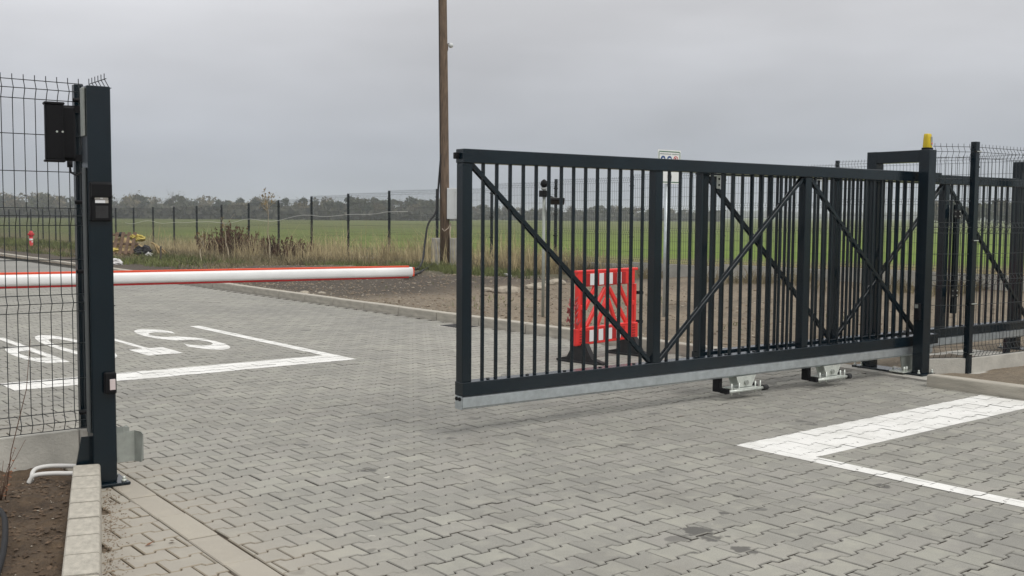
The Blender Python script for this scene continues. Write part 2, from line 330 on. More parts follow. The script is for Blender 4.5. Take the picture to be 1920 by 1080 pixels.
class MB:
    def __init__(s): s.v = []; s.f = []; s.smooth = []
    def add(s, vs, fs, smooth=False):
        o = len(s.v); s.v += [tuple(map(float,p)) for p in vs]; s.f += [[i+o for i in f] for f in fs]; s.smooth += [smooth]*len(fs); return s
    def box(s, x0, x1, y0, y1, z0, z1, c=.002, M=None):
        lo, hi = (x0,y0,z0), (x1,y1,z1); c = min(c, .3*min(x1-x0, y1-y0, z1-z0)); vs = [None]*24
        for (a,b,d,ax), i in CH_IDX.items():
            p = []
            for j, t in enumerate((a,b,d)):
                e_ = 0 if j == ax else c
                p.append(hi[j]-e_ if t else lo[j]+e_)
            vs[i] = Vector(p)
        if M is not None: vs = [M @ p for p in vs]
        return s.add(vs, CH_FACES)
    def bar(s, p, q, wd, th, up=(0,1,0), c=.002):
        """flat bar from p to q; wd across, th along up"""
        p, q = Vector(p), Vector(q); d = (q-p); ln = d.length; z = d.normalized(); y = Vector(up); y = (y-z*y.dot(z)).normalized(); x = y.cross(z)
        M = Matrix((x,y,z)).transposed().to_4x4(); M.translation = p
        return s.box(-wd/2, wd/2, -th/2, th/2, 0, ln, c, M)
    def tube(s, pts, r, n=8, cap=True, smooth=True):
        pts = [Vector(p) for p in pts]; rs = r if isinstance(r, (list,tuple)) else [r]*len(pts); vs = []; fs = []; x = None
        for i, p in enumerate(pts):
            d = (pts[min(i+1,len(pts)-1)]-pts[max(i-1,0)]).normalized()
            if x is None: x = (Vector((0,0,1)) if abs(d.z) < .9 else Vector((1,0,0))).cross(d).normalized()
            else: x = (x-d*x.dot(d)).normalized()
            y = d.cross(x)
            for k in range(n): a = 2*math.pi*k/n; vs.append(p+(x*math.cos(a)+y*math.sin(a))*rs[i])
        for i in range(len(pts)-1):
            for k in range(n): fs.append([i*n+k, i*n+(k+1)%n, (i+1)*n+(k+1)%n, (i+1)*n+k])
        s.add(vs, fs, smooth)
        if cap:
            o = len(s.v)-len(vs); s.f.append([o+k for k in range(n)][::-1]); s.f.append([o+(len(pts)-1)*n+k for k in range(n)]); s.smooth += [False, False]
        return s
    def cyl(s, c, r, h, n=14, axis=2, r2=None):
        d = [0,0,0]; d[axis] = h; return s.tube([c, (c[0]+d[0], c[1]+d[1], c[2]+d[2])], [r, r if r2 is None else r2], n)
    def prism(s, poly, z0, z1, M=None):
        """poly in xy (ccw), extruded z0..z1, M maps to place"""
        n = len(poly); vs = [Vector((x,y,z0)) for x,y in poly]+[Vector((x,y,z1)) for x,y in poly]
        if M is not None: vs = [M @ p for p in vs]
        return s.add(vs, [list(range(n))[::-1], [n+i for i in range(n)]]+[[i,(i+1)%n,n+(i+1)%n,n+i] for i in range(n)])
    def mesh(s, name, m):
        me = bpy.data.meshes.new(name); me.from_pydata(s.v, [], s.f); me.materials.append(MATS[m])
        me.polygons.foreach_set('use_smooth', s.smooth); me.update(); return me
    def build(s, name, m, parent=None):
        o = bpy.data.objects.new(name, s.mesh(name, m)); C.objects.link(o); o.parent = parent; return o
XZ = Matrix(((1,0,0,0),(0,0,1,0),(0,1,0,0),(0,0,0,1)))   # poly (x,y)->(x,z), extrude along y
YZ = Matrix(((0,0,1,0),(1,0,0,0),(0,1,0,0),(0,0,0,1)))   # poly (x,y)->(y,z), extrude along x
def tag(o, label=None, cat=None, group=None, kind=None):
    for k, v in (('label',label),('category',cat),('group',group),('kind',kind)):
        if v: o[k] = v
    return o
def thing(name, loc, rz, label, cat, group=None):
    o = bpy.data.objects.new(name, None); C.objects.link(o); o.location = loc; o.rotation_euler = (0,0,rz); o.empty_display_size = .2
    return tag(o, label, cat, group)
def share(name, me, parent, loc=(0,0,0), rz=0, scale=None):
    o = bpy.data.objects.new(name, me); C.objects.link(o); o.parent = parent; o.location = loc; o.rotation_euler = (0,0,rz)
    if scale: o.scale = scale
    return o
def copy_tree(o, parent=None):
    c = o.copy(); C.objects.link(c); c.parent = parent
    for ch in list(o.children): copy_tree(ch, c)
    return c
def raw(name, v, f, m, parent=None, smooth=False):
    me = bpy.data.meshes.new(name); me.from_pydata(v, [], f); me.materials.append(MATS[m])
    if smooth: me.polygons.foreach_set('use_smooth', [True]*len(me.polygons))
    me.update(); o = bpy.data.objects.new(name, me); C.objects.link(o); o.parent = parent; return o

# smooth value noise for terrain
_P = rng.random((64,64))
def vnoise(x, y):
    x = np.asarray(x, float); y = np.asarray(y, float); xi = np.floor(x).astype(int); yi = np.floor(y).astype(int); fx = x-xi; fy = y-yi
    fx = fx*fx*(3-2*fx); fy = fy*fy*(3-2*fy); g = lambda a, b: _P[a%64, b%64]
    return (g(xi,yi)*(1-fx)+g(xi+1,yi)*fx)*(1-fy)+(g(xi,yi+1)*(1-fx)+g(xi+1,yi+1)*fx)*fy
def fbm(x, y, o=4): return sum(vnoise(x*2**k+17*k, y*2**k+31*k)*.5**k for k in range(o))/sum(.5**k for k in range(o))-.5

# ------------------------------------------------------------------ terrain
KX = 8.74                                         # road face of the kerb
def fence_z(T): return np.interp(T, [-5,10,12,17.7,20.4,25,28,33,38,43,53,70,400], [.40,.40,.375,.21,.19,.02,0,-.13,-.35,-.45,-.53,-.6,-.6])
def smooth(a, b, x): t = np.clip((np.asarray(x, float)-a)/(b-a), 0, 1); return t*t*(3-2*t)
def verge_z(S, T, rough=True):
    S = np.asarray(S, float); T = np.asarray(T, float)
    u = np.clip((S-9)/9, 0, 1); z = .075-.10*smooth(10,15,S)*smooth(24,30,T)+(fence_z(T)-.10-.075)*u**4
    z = z+.14*smooth(10.2,12.4,S)*smooth(13.5,16.5,T)*(1-smooth(13.5,16,S))*(1-smooth(22,28,T))
    z = z+.10*np.exp(-((S-15.6)**2+(T-21.8)**2)/1.2)
    z = z-(z-.015)*(1-smooth(5.6,8.5,T))*(1-smooth(11.5,14,S))
    if rough:
        amp = smooth(8.9,9.6,S); z = z+amp*((.04+.06*smooth(7,10,T))*fbm(S*.9,T*.9)+.05*fbm(S*3.1,T*3.1))
    return z
xs = np.concatenate([np.arange(8.86,12.5,.16), np.arange(12.5,19.01,.3)]); ys = np.concatenate([np.arange(1.5,30,.2), np.arange(30,110,.8)])
X, Y = np.meshgrid(xs, ys); Z = verge_z(X, Y)
Z = np.where((X<9.45)&(Y<6.45)&(Y>4.85), -.1, np.where((X<9.35)&(Y<7.2)&(Y>4.85), .03, np.where((X<9.0)&(Y<=4.85), -.1, Z)))
def grid_faces(nx, ny): 
    i = np.arange(nx*ny).reshape(ny,nx); return np.stack([i[:-1,:-1],i[:-1,1:],i[1:,1:],i[1:,:-1]],-1).reshape(-1,4).tolist()
tag(raw('soil_verge', np.stack([X,Y,Z],-1).reshape(-1,3).tolist(), grid_faces(len(xs),len(ys)), 'soil_verge', smooth=True), kind='structure')
xs = np.array([-4000,-800,-100,-10,8.0,17.9,18.6,20,23,27,33,42,60,100,180,300,500,900,2000,5000.]); ys = np.concatenate([[-4000,-800,-100,-20],np.arange(-4,100,4.),[120,160,240,340,500,900,2000,5000]])
X, Y = np.meshgrid(xs, ys); base = fence_z(Y)-.03
Z = np.where(X<17.95, -.9, base+(-.42-base)*smooth(18,60,X))
tag(raw('field', np.stack([X,Y,Z],-1).reshape(-1,3).tolist(), grid_faces(len(xs),len(ys)), 'field', smooth=True), kind='structure')

# ------------------------------------------------------------------ paved road
T_FAR = 27.0
m = MB(); m.add([(-1,-1,-.016),(9.3,-1,-.016),(9.3,6.5,-.016),(KX+.06,6.5,-.016),(KX+.06,T_FAR,-.016),(-1,T_FAR,-.016)], [[0,1,2,3,4,5]])
paved = tag(m.build('paved_road', 'joint_sand'), kind='structure')
m = MB(); m.add([(-1,T_FAR,-.001),(KX+.06,T_FAR,-.001),(9.1,60,-.001),(9.6,110,-.001),(-40,110,-.001),(-40,T_FAR,-.001)], [[0,1,2,3,4,5]])
tag(m.build('far_road', 'road_far'), kind='structure')
m = MB(); m.add([(-60,6.62,-.002),(1.22,6.62,-.002),(1.22,T_FAR,-.002),(-60,T_FAR,-.002)], [[0,1,2,3]]); tag(m.build('side_road', 'road_far'), kind='structure')
m = MB(); m.add([(-60,-60,-.002),(8.92,-60,-.002),(8.92,1.95,-.002),(-60,1.95,-.002)], [[0,1,2,3]]); tag(m.build('near_road', 'road_far'), kind='structure')
m = MB(); m.add([(-60,1.95,.04),(-.5,1.95,.04),(-.5,6.5,.04),(-60,6.5,.04)], [[0,1,2,3]]); tag(m.build('left_verge', 'soil_dark'), kind='structure')
m = MB(); m.add([(9.0,-60,.04),(60,-60,.04),(60,1.6,.04),(9.0,1.6,.04)], [[0,1,2,3]]); tag(m.build('right_verge', 'soil_verge'), kind='structure')
PX, PY = .2, .15
HW, HN = .088, .062
gp = .0031
outline = [(-.1+gp,-HW+.003+gp),(-.0575,-HW+gp),(-.0455,-HN+gp),(.0455,-HN+gp),(.0575,-HW+gp),(.1-gp,-HW+.003+gp),(.1-gp,HW-.003-gp),(.0575,HW-gp),(.0455,HN-gp),(-.0455,HN-gp),(-.0575,HW-gp),(-.1+gp,HW-.003-gp)]
def inset(poly, d):
    n = len(poly); out = []
    for i in range(n):
        a, b, c = (np.array(poly[(i+k)%n]) for k in (-1,0,1))
        e1 = (b-a)/max(np.linalg.norm(b-a),1e-9); e2 = (c-b)/max(np.linalg.norm(c-b),1e-9); n1 = np.array([-e1[1],e1[0]]); n2 = np.array([-e2[1],e2[0]])
        k = n1+n2; q = 1+n1@n2
        out.append(tuple(b+(k/q*d if q > .2 else n1*d)))
    return out
def area(p): return .5*sum(p[i][0]*p[(i+1)%len(p)][1]-p[(i+1)%len(p)][0]*p[i][1] for i in range(len(p)))
def clip_half(poly, nx, ny, c):
    """keep nx*x+ny*y <= c"""
    out = []; n = len(poly)
    for i in range(n):
        a, b = poly[i], poly[(i+1)%n]; da = nx*a[0]+ny*a[1]-c; db = nx*b[0]+ny*b[1]-c
        if da <= 0: out.append(a)
        if (da < 0 < db) or (db < 0 < da): t = da/(da-db); out.append((a[0]+(b[0]-a[0])*t, a[1]+(b[1]-a[1])*t))
    return out
def clip_convex(poly, reg):
    for i in range(len(reg)):
        a, b = reg[i], reg[(i+1)%len(reg)]; nx, ny = b[1]-a[1], -(b[0]-a[0])
        poly = clip_half(poly, nx, ny, nx*a[0]+ny*a[1])
        if len(poly) < 3: return []
    return poly
def slab_l(T): return 1.905+(T-5)*.038
def slab_r(T): return 2.062+(T-5)*.038
# planter kerb line (road-side foot), curving away from the gate post
KERB_FOOT = [(1.895-.3245*d_, 5.9-d_) for d_ in (0,.26,.52,.78,1.04,1.3,1.56,1.82,2.08,2.34,2.6,2.86)]
def foot_x(T): 
    t = [p[1] for p in KERB_FOOT][::-1]; s = [p[0] for p in KERB_FOOT][::-1]; return float(np.interp(T, t, s))
blocks = []                                                   # (poly, cx, cy, whole)
for j in range(int(2/PY), int(T_FAR/PY)):
    cy = .05+j*PY
    for i in range(2, int(KX/PX)+5):
        cx = .0625+i*PX+(.1 if j%2 else 0)
        if cx+.1 > (9.32 if 4.9 < cy < 6.4 else (9.14 if cy <= 4.9 else KX+.06)): continue
        if cx < foot_x(min(cy,5.9))-.08 and cy < 6.6: continue
        if cy > 6.6 and cx < 1.3: continue
        poly = [(cx+x, cy+y) for x, y in outline]; whole = True
        if cy < 6.45 and slab_l(cy)-.115 < cx < slab_r(cy)+.115:
            whole = False; nl = 1.0
            lft = clip_half(poly, 1, -.038, 1.905-.003-5*.038); rgt = clip_half(poly, -1, .038, -(2.062+.003-5*.038))
            for q in (lft, rgt):
                if len(q) > 2 and area(q) > .0012: blocks.append((q, cx, cy, False))
            continue
        blocks.append((poly, cx, cy, True))
def proj(x, y, z=0):
    q = RW @ np.array([x, y, z-CAM_H]); return (960+F_PX*q[0]/q[2], 540+F_PX*q[1]/q[2], q[2]) if q[2] > .2 else (1e9,1e9,1e9)
vis = []
for k, (poly, cx, cy, wh) in enumerate(blocks):
    px, py, d = proj(cx, cy)
    vis.append((d if (wh and -40 < px < 1960 and py < 1110) else 1e6, k))
single = set(k for d, k in sorted(vis)[:296] if d < 1e5)
zoff = rng.normal(0, .0011, len(blocks)); tone = np.clip(rng.random(len(blocks))*.9+.1*rng.random(len(blocks)), 0, 1)
def block_geo(poly):
    a = inset(poly, .0045); n = len(poly)
    v = [(x,y,-.0042) for x,y in poly]+[(x,y,0) for x,y in a]+[(x,y,-.02) for x,y in poly]
    f = [[n+i for i in range(n)]]+[[i,(i+1)%n,n+(i+1)%n,n+i] for i in range(n)]+[[2*n+i,2*n+(i+1)%n,(i+1)%n,i] for i in range(n)]
    return v, f
mat('paver_edge', (.09,.08,.067), .95, 0, .4, 6); sandy(MATS['paver_edge'], (.22,.18,.13)); mat('paver_rim', (.232,.225,.200), .9, 0, .28, 5); sandy(MATS['paver_rim'], (.30,.26,.20))  # darker sides and rims: joint dirt, plus chamfer shading put into the colour
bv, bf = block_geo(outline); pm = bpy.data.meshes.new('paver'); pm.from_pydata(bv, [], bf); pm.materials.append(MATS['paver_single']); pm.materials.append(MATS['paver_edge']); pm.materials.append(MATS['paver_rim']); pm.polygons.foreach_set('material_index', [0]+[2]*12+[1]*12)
V = []; Fc = []; TN = []; MI = []
for k, (poly, cx, cy, wh) in enumerate(blocks):
    if k in single:
        o = bpy.data.objects.new('paver', pm); C.objects.link(o); o.parent = paved; o.location = (cx,cy,zoff[k])
        o.rotation_euler = (rng.normal(0,.006), rng.normal(0,.006), rng.normal(0,.004)+(math.pi if rng.random() < .5 else 0)); continue
    v, f = (bv, bf) if wh else block_geo(poly)
    o = len(V); dx, dy = (cx,cy) if wh else (0,0)
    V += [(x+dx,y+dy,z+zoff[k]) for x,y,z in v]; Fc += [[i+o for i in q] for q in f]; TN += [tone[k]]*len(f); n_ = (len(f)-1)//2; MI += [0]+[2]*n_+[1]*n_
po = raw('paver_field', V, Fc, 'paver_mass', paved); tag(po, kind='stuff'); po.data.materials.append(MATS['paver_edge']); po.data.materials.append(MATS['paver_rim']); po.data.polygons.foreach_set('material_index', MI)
at = po.data.attributes.new('tone', 'FLOAT', 'FACE'); at.data.foreach_set('value', TN)
sm = MB(); a2 = math.atan(.038)
sm.box(-.0735,.0735,-.2115,.2115,-.03,0,.005); sme = sm.mesh('gutter_slab', 'slab')
for T in np.arange(3.62, 6.4, .4345):
    share('gutter_slab', sme, paved, (1.9835+(T-5)*.038, T, float(rng.normal(.001,.001))), -a2)

# road markings: the painted tops of the blocks they cover
def marking(name, regs, label, parent=None, cat='road marking'):
    v = []; f = []
    lo = np.min([np.min(r,0) for r in regs],0)-.15; hi = np.max([np.max(r,0) for r in regs],0)+.15
    for k, (poly, cx, cy, wh) in enumerate(blocks):
        if not (lo[0] < cx < hi[0] and lo[1] < cy < hi[1]): continue
        top = inset(poly, -.0016); z = zoff[k]+(.0021 if k in single else .0011)
        for r in regs:
            q = clip_convex(top, r)
            if len(q) > 2 and abs(area(q)) > 1e-5:
                o = len(v); v += [(x,y,z) for x,y in q]; f.append([o+i for i in range(len(q))])
    o = raw(name, v, f, 'road_paint', parent)
    if label: tag(o, label, cat)
    return o
def rect(x0, x1, y0, y1): return [(x0,y0),(x1,y0),(x1,y1),(x0,y1)]
marking('stop_line', [rect(2.36,5.58,9.58,10.05)], 'white stop line behind the gate, joined to the lane line at its right end')
marking('lane_line', [rect(5.58,5.71,9.58,13.68)], 'thin white lane line beyond the gate, beside the STOP lettering')
marking('stop_line', [rect(5.70,8.86,3.93,4.47)], 'broad white stop line in the right foreground, running up to the kerb')
marking('lane_line', [rect(5.57,5.70,1.2,4.47)], 'thin white lane line in the right foreground, leaving the broad stop line')
def ccw(p): return p if area(p) > 0 else p[::-1]
def stroke(pts, wd):
    pts = [np.array(p, float) for p in pts]; L_, R_ = [], []
    for i, p in enumerate(pts):
        d = pts[min(i+1,len(pts)-1)]-pts[max(i-1,0)]; d = d/np.linalg.norm(d); nn = np.array([-d[1],d[0]]); L_.append(p+nn*wd/2); R_.append(p-nn*wd/2)
    return [[tuple(L_[i]),tuple(R_[i]),tuple(R_[i+1]),tuple(L_[i+1])] for i in range(len(pts)-1)]
def ell(cx, cy, rx, ry, a0, a1, n=10): return [(cx+rx*math.cos(math.radians(a0+(a1-a0)*i/n)), cy+ry*math.sin(math.radians(a0+(a1-a0)*i/n))) for i in range(n+1)]
SW = .085
letters = [
 (5.19, stroke(ell(.255,.35,.195,.105,15,270,14)+ell(.255,.15,.195,.102,90,-165,14)[1:], SW)),
 (4.46, [rect(0,.38,.5-.115,.5), rect(.155,.225,0,.5-.115)]),
 (3.925, stroke(ell(.225,.25,.18,.205,0,360,22), .09)),
 (3.275, [rect(0,.085,0,.5)]+stroke([(.08,.455)]+ell(.16,.345,.125,.11,90,-90,12)+[(.08,.235)], .085)),
]
stop = thing('stop_lettering', (0,0,0), 0, 'white STOP lettering painted upside down on the paving beyond the gate', 'road marking')
for x0, regs in letters:
    marking('painted_letter', [ccw([(x0-x, 13.72-y*5.2) for x, y in r]) for r in regs], None, stop)

# ------------------------------------------------------------------ kerbs
def kerb_run(name, pts, wd, h, foot=.0, length=1.0, mt='kerb_concrete', inner=1, jit=.003, gap=.014):
    """kerb stones along a road-side foot line; body extends to the left (inner=1) or right of the walking direction"""
    k = bpy.data.objects.new(name, None); C.objects.link(k); tag(k, kind='structure')
    P = [Vector((x,y)) for x, y in pts]; seg = [(P[i+1]-P[i]).length for i in range(len(P)-1)]; tot = sum(seg)
    def at_(s):
        for i, l in enumerate(seg):
            if s <= l or i == len(seg)-1: return P[i]+(P[i+1]-P[i])*(s/l)
            s -= l
    s = 0
    while s < tot-.05:
        a, b = at_(s), at_(min(s+length, tot)); d = (b-a); ln = d.length-gap; d.normalize(); nn = Vector((-d.y,d.x))*inner
        mid = (a+b)/2; M = Matrix(((d.x,nn.x,0,mid.x),(d.y,nn.y,0,mid.y),(0,0,1,random.uniform(-jit,jit)),(0,0,0,1)))
        mb = MB(); prof = [(.0,-.12),(wd,-.12),(wd,h-.006),(wd-.006,h),(.020,h),(.012,h-.003),(.007,h-.012)]
        mb.prism(prof, -ln/2, ln/2, YZ)
        me = mb.mesh('kerb_stone', mt)
        if inner < 0: me.flip_normals()
        o = bpy.data.objects.new('kerb_stone', me); C.objects.link(o); o.parent = k; o.matrix_world = M
        s += length
    return k
kerb_run('road_kerb', [(8.74,6.45),(8.74,14),(8.82,20),(8.95,30),(9.1,40),(8.6,50),(6.5,58),(2,64),(-6,69)], .14, .125, inner=-1)
kerb_run('road_kerb', [(8.93,.5),(8.93,4.3),(8.90,5.0)], .13, .112, inner=-1, length=2.6)
kerb_run('planter_kerb', KERB_FOOT, .145, .135, inner=-1, length=.272)

# planter soil
xs = np.arange(-.6,2.05,.035); ys = np.arange(2.4,6.75,.035); X, Y = np.meshgrid(xs, ys)
Z = .085+.06*fbm(X*2.5,Y*2.5)+.055*fbm(X*8,Y*8)+.03*fbm(X*24,Y*24,2)-.05*smooth(5.7,6.1,Y)
FX = np.interp(Y, [p[1] for p in KERB_FOOT][::-1], [p[0] for p in KERB_FOOT][::-1]); Z = np.where(X > FX-.05, -.05, Z)
tag(raw('planter_soil', np.stack([X,Y,Z],-1).reshape(-1,3).tolist(), grid_faces(len(xs),len(ys)), 'soil_dark', smooth=True), kind='structure')
def pebbles(name, n, fn, size, m, parent=None):
    v = []; f = []
    ico = [(0,0,1),(.9,0,.2),(0,.9,.2),(-.9,0,.2),(0,-.9,.2),(0,0,-.5)]; fc = [(0,1,2),(0,2,3),(0,3,4),(0,4,1),(5,2,1),(5,3,2),(5,4,3),(5,1,4)]
    for _ in range(n):
        x, y, z = fn(); r = size*rng.uniform(.4,1.5); a = rng.uniform(0,6.28); o = len(v); q = rng.uniform(.6,1.3,3)
        for p in ico:
            jx = p[0]*q[0]+rng.normal(0,.12); jy = p[1]*q[1]+rng.normal(0,.12)
            v.append((x+r*(jx*math.cos(a)-jy*math.sin(a)), y+r*(jx*math.sin(a)+jy*math.cos(a)), z+r*p[2]*q[2]*.6))
        f += [[i+o for i in t] for t in fc]
    return tag(raw(name, v, f, m, parent), kind='stuff')
def planter_pt():
    while True:
        x, y = rng.uniform(.3,1.75), rng.uniform(3.6,6.3)
        if x < foot_x(min(y,5.9))-.17: return x, y, .085+.06*float(fbm(x*2.5,y*2.5))+.055*float(fbm(x*8,y*8))+.03*float(fbm(x*24,y*24,2))-.05*float(smooth(5.7,6.1,y))+.002
pebbles('soil_crumbs', 2400, planter_pt, .011, 'crumb'); pebbles('planter_gravel', 260, planter_pt, .0055, 'stone')
def kerb_foot_pt():
    y = rng.uniform(3.6,5.85); return foot_x(y)+abs(rng.normal(0,.05))+.004, y, .002
pebbles('kerb_foot_grit', 900, kerb_foot_pt, .0042, 'grit')
def verge_pt():
    x, y = 8.95+rng.random()**1.3*7, rng.uniform(6.5,26); return x, y, float(verge_z(x,y))
pebbles('verge_stones', 2600, verge_pt, .018, 'stone'); pebbles('verge_clods', 5200, verge_pt, .026, 'clod')

# ------------------------------------------------------------------ sliding gate (two telescoping leaves)
GA = -math.radians(3.2); G0 = (4.26,5.75)
gx, gn = Vector((math.cos(GA), math.sin(GA))), Vector((-math.sin(GA), math.cos(GA)))
def GW(x, y, z=0): p = Vector(G0)+gx*x+gn*y; return (p.x,p.y,z)
ZB0, ZB1, ZT0, ZT1, LEN = .282, .378, 1.868, 1.962, 5.60
leaf = thing('sliding_gate_leaf', GW(0,0), GA, 'long dark grey sliding gate leaf in front, with galvanised track beneath', 'gate')
MB().box(0,LEN,0,.1,ZT0,ZT1,.004).build('top_rail','anthracite',leaf)
MB().box(0,LEN+.03,-.002,.102,ZB0,ZB1,.004).build('bottom_rail','anthracite',leaf)
tr = MB(); prof = [(.006,.205),(.018,.190),(.082,.190),(.094,.205),(.094,.270),(.086,.2805),(.014,.2805),(.006,.270)]; tr.prism(prof, .002, LEN-.05, YZ)
trk = tr.build('track','galvanised',leaf)
bolt = MB(); bolt.cyl((-.012,.030,.262),.013,.013,12,0); bolt.build('bolt','black_plastic',trk)
bolt = MB(); bolt.cyl((-.012,.068,.262),.013,.013,12,0); bolt.build('bolt','black_plastic',trk)
MB().box(-.030,-.001,.055,.088,1.895,1.938,.003).build('end_stop','black_plastic',leaf)
MB().box(-.004,.0,.008,.092,.19,.281,.001).build('end_plate','galvanised',trk)
ST = [0.0,1.775,3.56,5.34]
for x in ST: MB().box(x,x+.078,.010,.090,ZB1,ZT0,.004).build('stile','anthracite',leaf)
barm = MB().box(-.0105,.0105,-.0105,.0105,ZB1,ZT0,.002).mesh('bar','anthracite')
BX = [.191+.1142*k for k in range(14)]+[1.955+.1205*k for k in range(13)]+[3.735+.1205*k for k in range(13)]
for x in BX: share('bar', barm, leaf, (x,.05,0))
for i, (a, b) in enumerate((((.085,ZT0-.004),(1.765,ZB1+.012)), ((1.862,ZB1+.004),(3.552,ZT0-.012)), ((3.646,ZT0-.004),(5.33,ZB1+.012)))):
    for y in (.0335,.0665): MB().bar((a[0],y,a[1]),(b[0],y,b[1]),.030,.009,(0,1,0),.0015).build('brace','anthracite',leaf)
capm = MB().cyl((0,0,0),.013,.006,12).mesh('rail_cap','black_plastic')
x = .24
while x < LEN-.1:
    if all(abs(x-s-.04) > .06 for s in ST): share('rail_cap', capm, leaf, (x,.05,ZB1))
    x += .3425
rear = copy_tree(leaf); rear.location = GW(2.565,.27); tag(rear, 'second dark grey gate leaf behind the front one, running out past the right edge', 'gate')
# guide plates hung under the top rail
for gx_, nm in ((2.61,'first'),(3.97,'second')):
    g_ = thing('guide_bracket', GW(gx_,.16,1.75), GA, 'small galvanised guide bracket under the gate top rail, '+('nearer the sign post' if nm == 'first' else 'nearer the portal'), 'bracket')
    mb = MB(); mb.box(0,.045,0,.006,0,.11,.002); mb.box(0,.045,0,.09,.104,.11,.002); pl = mb.build('plate','zinc',g_)
    for z in (.03,.08): q = MB(); q.cyl((.0225,-.006,z),.009,.008,10,1); q.build('bolt','black_plastic',pl)

# hanging roller carriages under the front leaf
def carriage(x, label):
    t = thing('roller_carriage', GW(x,.05,0), GA, label, 'gate roller', 'roller carriages under the gate track')
    mb = MB(); mb.box(-.03,.006,.0,.080,.066,.186,.004); mb.box(-.03,.006,-.085,.0,.062,.104,.004); mb.build('mounting_plate','black_plastic',t)
    b = MB(); b.prism([(.12,.190),(.36,.190),(.31,.100),(.16,.100)], -.05, -.042, XZ); bd = b.build('side_plate','zinc',t)
    b = MB(); b.prism([(.12,.190),(.36,.190),(.31,.100),(.16,.100)], .042, .05, XZ); b.build('side_plate','zinc',t)
    q = MB(); q.cyl((.235,-.066,.135),.022,.018,6,1); q.build('axle_nut','zinc_dull',bd)
    for y in (-.062,.062):
        q = MB(); q.cyl((.0,y,.075),.014,.44,12,0); q.build('tie_bar','zinc',t)
        q = MB(); q.cyl((.43,y,.075),.024,.055,14,0); q.build('rubber_end','black_rubber',t)
    for bx_ in (.05,.14,.34,.40):
        q = MB(); q.cyl((bx_,-.062,.045),.007,.095,8); q.build('bolt','zinc',t)
    MB().box(.10,.36,-.075,.075,.083,.093,.002).build('bridge_plate','zinc',t)
    return t
carriage(2.60, 'black and zinc roller carriage hanging under the gate track, left of two')
carriage(3.74, 'black and zinc roller carriage hanging under the gate track, nearer the portal post')

# portal frames that guide the gate
def portal(x, label, group='portal frames guiding the gate'):
    t = thing('gate_portal', GW(x,-.156), GA, label, 'gate portal', group)
    MB().box(0,.12,0,.11,.036,2.165,.004).build('post','anthracite',t)
    MB().box(0,.12,.575,.685,.036,2.165,.004).build('post','anthracite',t)
    MB().box(.0015,.1185,.110,.575,2.05,2.1635,.004).build('cross_beam','anthracite',t)
    pl = MB().box(-.045,.17,-.035,.76,.018,.036,.003).build('base_plate','anthracite',t)
    for (bx_,by_) in ((-.022,.02),(.145,-.012),(-.022,.30),(-.022,.66),(.145,.72),(.145,.2),(.05,.22),(-.022,.735)):
        q = MB(); q.cyl((bx_,by_,.036),.015,.014,6); q.cyl((bx_,by_,.05),.008,.022,10); q.build('anchor_bolt','zinc',pl)
    return t
p1 = portal(5.13, 'dark grey steel portal frame with the yellow lamp on top')
p2 = portal(7.85, 'dark grey steel portal frame cut off by the right edge')
mb = MB(); mb.prism([(.0,.0),(.09,.0),(.015,.22),(.0,.22)], .112, .117, XZ)
sb = thing('roller_support', GW(5.30,.03,.036), GA, 'galvanised roller support bolted to the base plate under the track', 'gate roller')
mb = MB(); mb.box(-.28,.06,-.06,.10,0,.012,.002); mb.build('foot_plate','zinc',sb)
mb = MB(); mb.prism([(-.20,.012),(.0,.012),(.04,.15),(-.24,.15)], 0, .012, XZ); mb.build('side_plate','zinc_dull',sb)
for x_ in (-.24,-.20,.02):
    q = MB(); q.cyl((x_,-.04,.012),.012,.045,8); q.build('anchor_bolt','zinc',sb)
# footing slab
mb = MB(); mb.prism([GW(4.93,-.42)[:2],GW(8.6,-.22)[:2],GW(8.6,.75)[:2],GW(4.98,.78)[:2]], -.2, .018)
tag(mb.build('gate_footing','concrete'), kind='structure')
# hinge bracket and safety switch on the second leaf, right of the portal
hb = thing('gate_bracket', GW(5.28,.02,0), GA, 'black bolted bracket at the foot of the gate, right of the portal post', 'bracket')
mb = MB(); mb.prism([(0,ZB1),(.16,ZB1),(.16,.50),(.02,.66),(0,.66)], 0, .01, XZ); mb.build('gusset','anthracite',hb)
for bx_, bz in ((.11,.42),(.14,.42),(.11,.46),(.14,.46)):
    q = MB(); q.cyl((bx_,-.008,bz),.009,.009,8,1); q.build('bolt','zinc',hb)
sp_ = thing('gate_strut', GW(6.25,.22,0), GA, 'black vertical strut bolted to the rear gate leaf beside the corner post', 'strut')
MB().box(0,.055,0,.05,.53,1.66,.003).build('tube','anthracite',sp_)
for z in (.70,1.52):
    b = MB().box(-.07,.05,-.008,.0,z,z+.09,.002).build('clamp_plate','black_plastic',sp_)
    for bx_ in (-.05,.03):
        for dz in (.02,.07): q = MB(); q.cyl((bx_,-.014,z+dz),.007,.007,8,1); q.build('bolt','zinc',b)
fp = thing('roller_pedestal', GW(7.42,.28,0), GA, 'small dark pedestal under the rear gate track at right', 'gate roller')
mb = MB(); mb.prism([(0,.018),(.075,.018),(.060,.19),(.012,.19)], 0, .05, XZ); mb.build('body','anthracite',fp)

# portal-post photocell
ph = thing('photocell', GW(5.125,-.10,.55), GA, 'black photocell box on the portal post facing the road', 'sensor', 'photocells on the gate posts')
MB().box(-.035,0,-.03,.03,0,.16,.006).build('housing','black_plastic',ph); MB().box(-.037,-.035,-.018,.018,.115,.15,.001).build('lens','zinc_dull',ph)

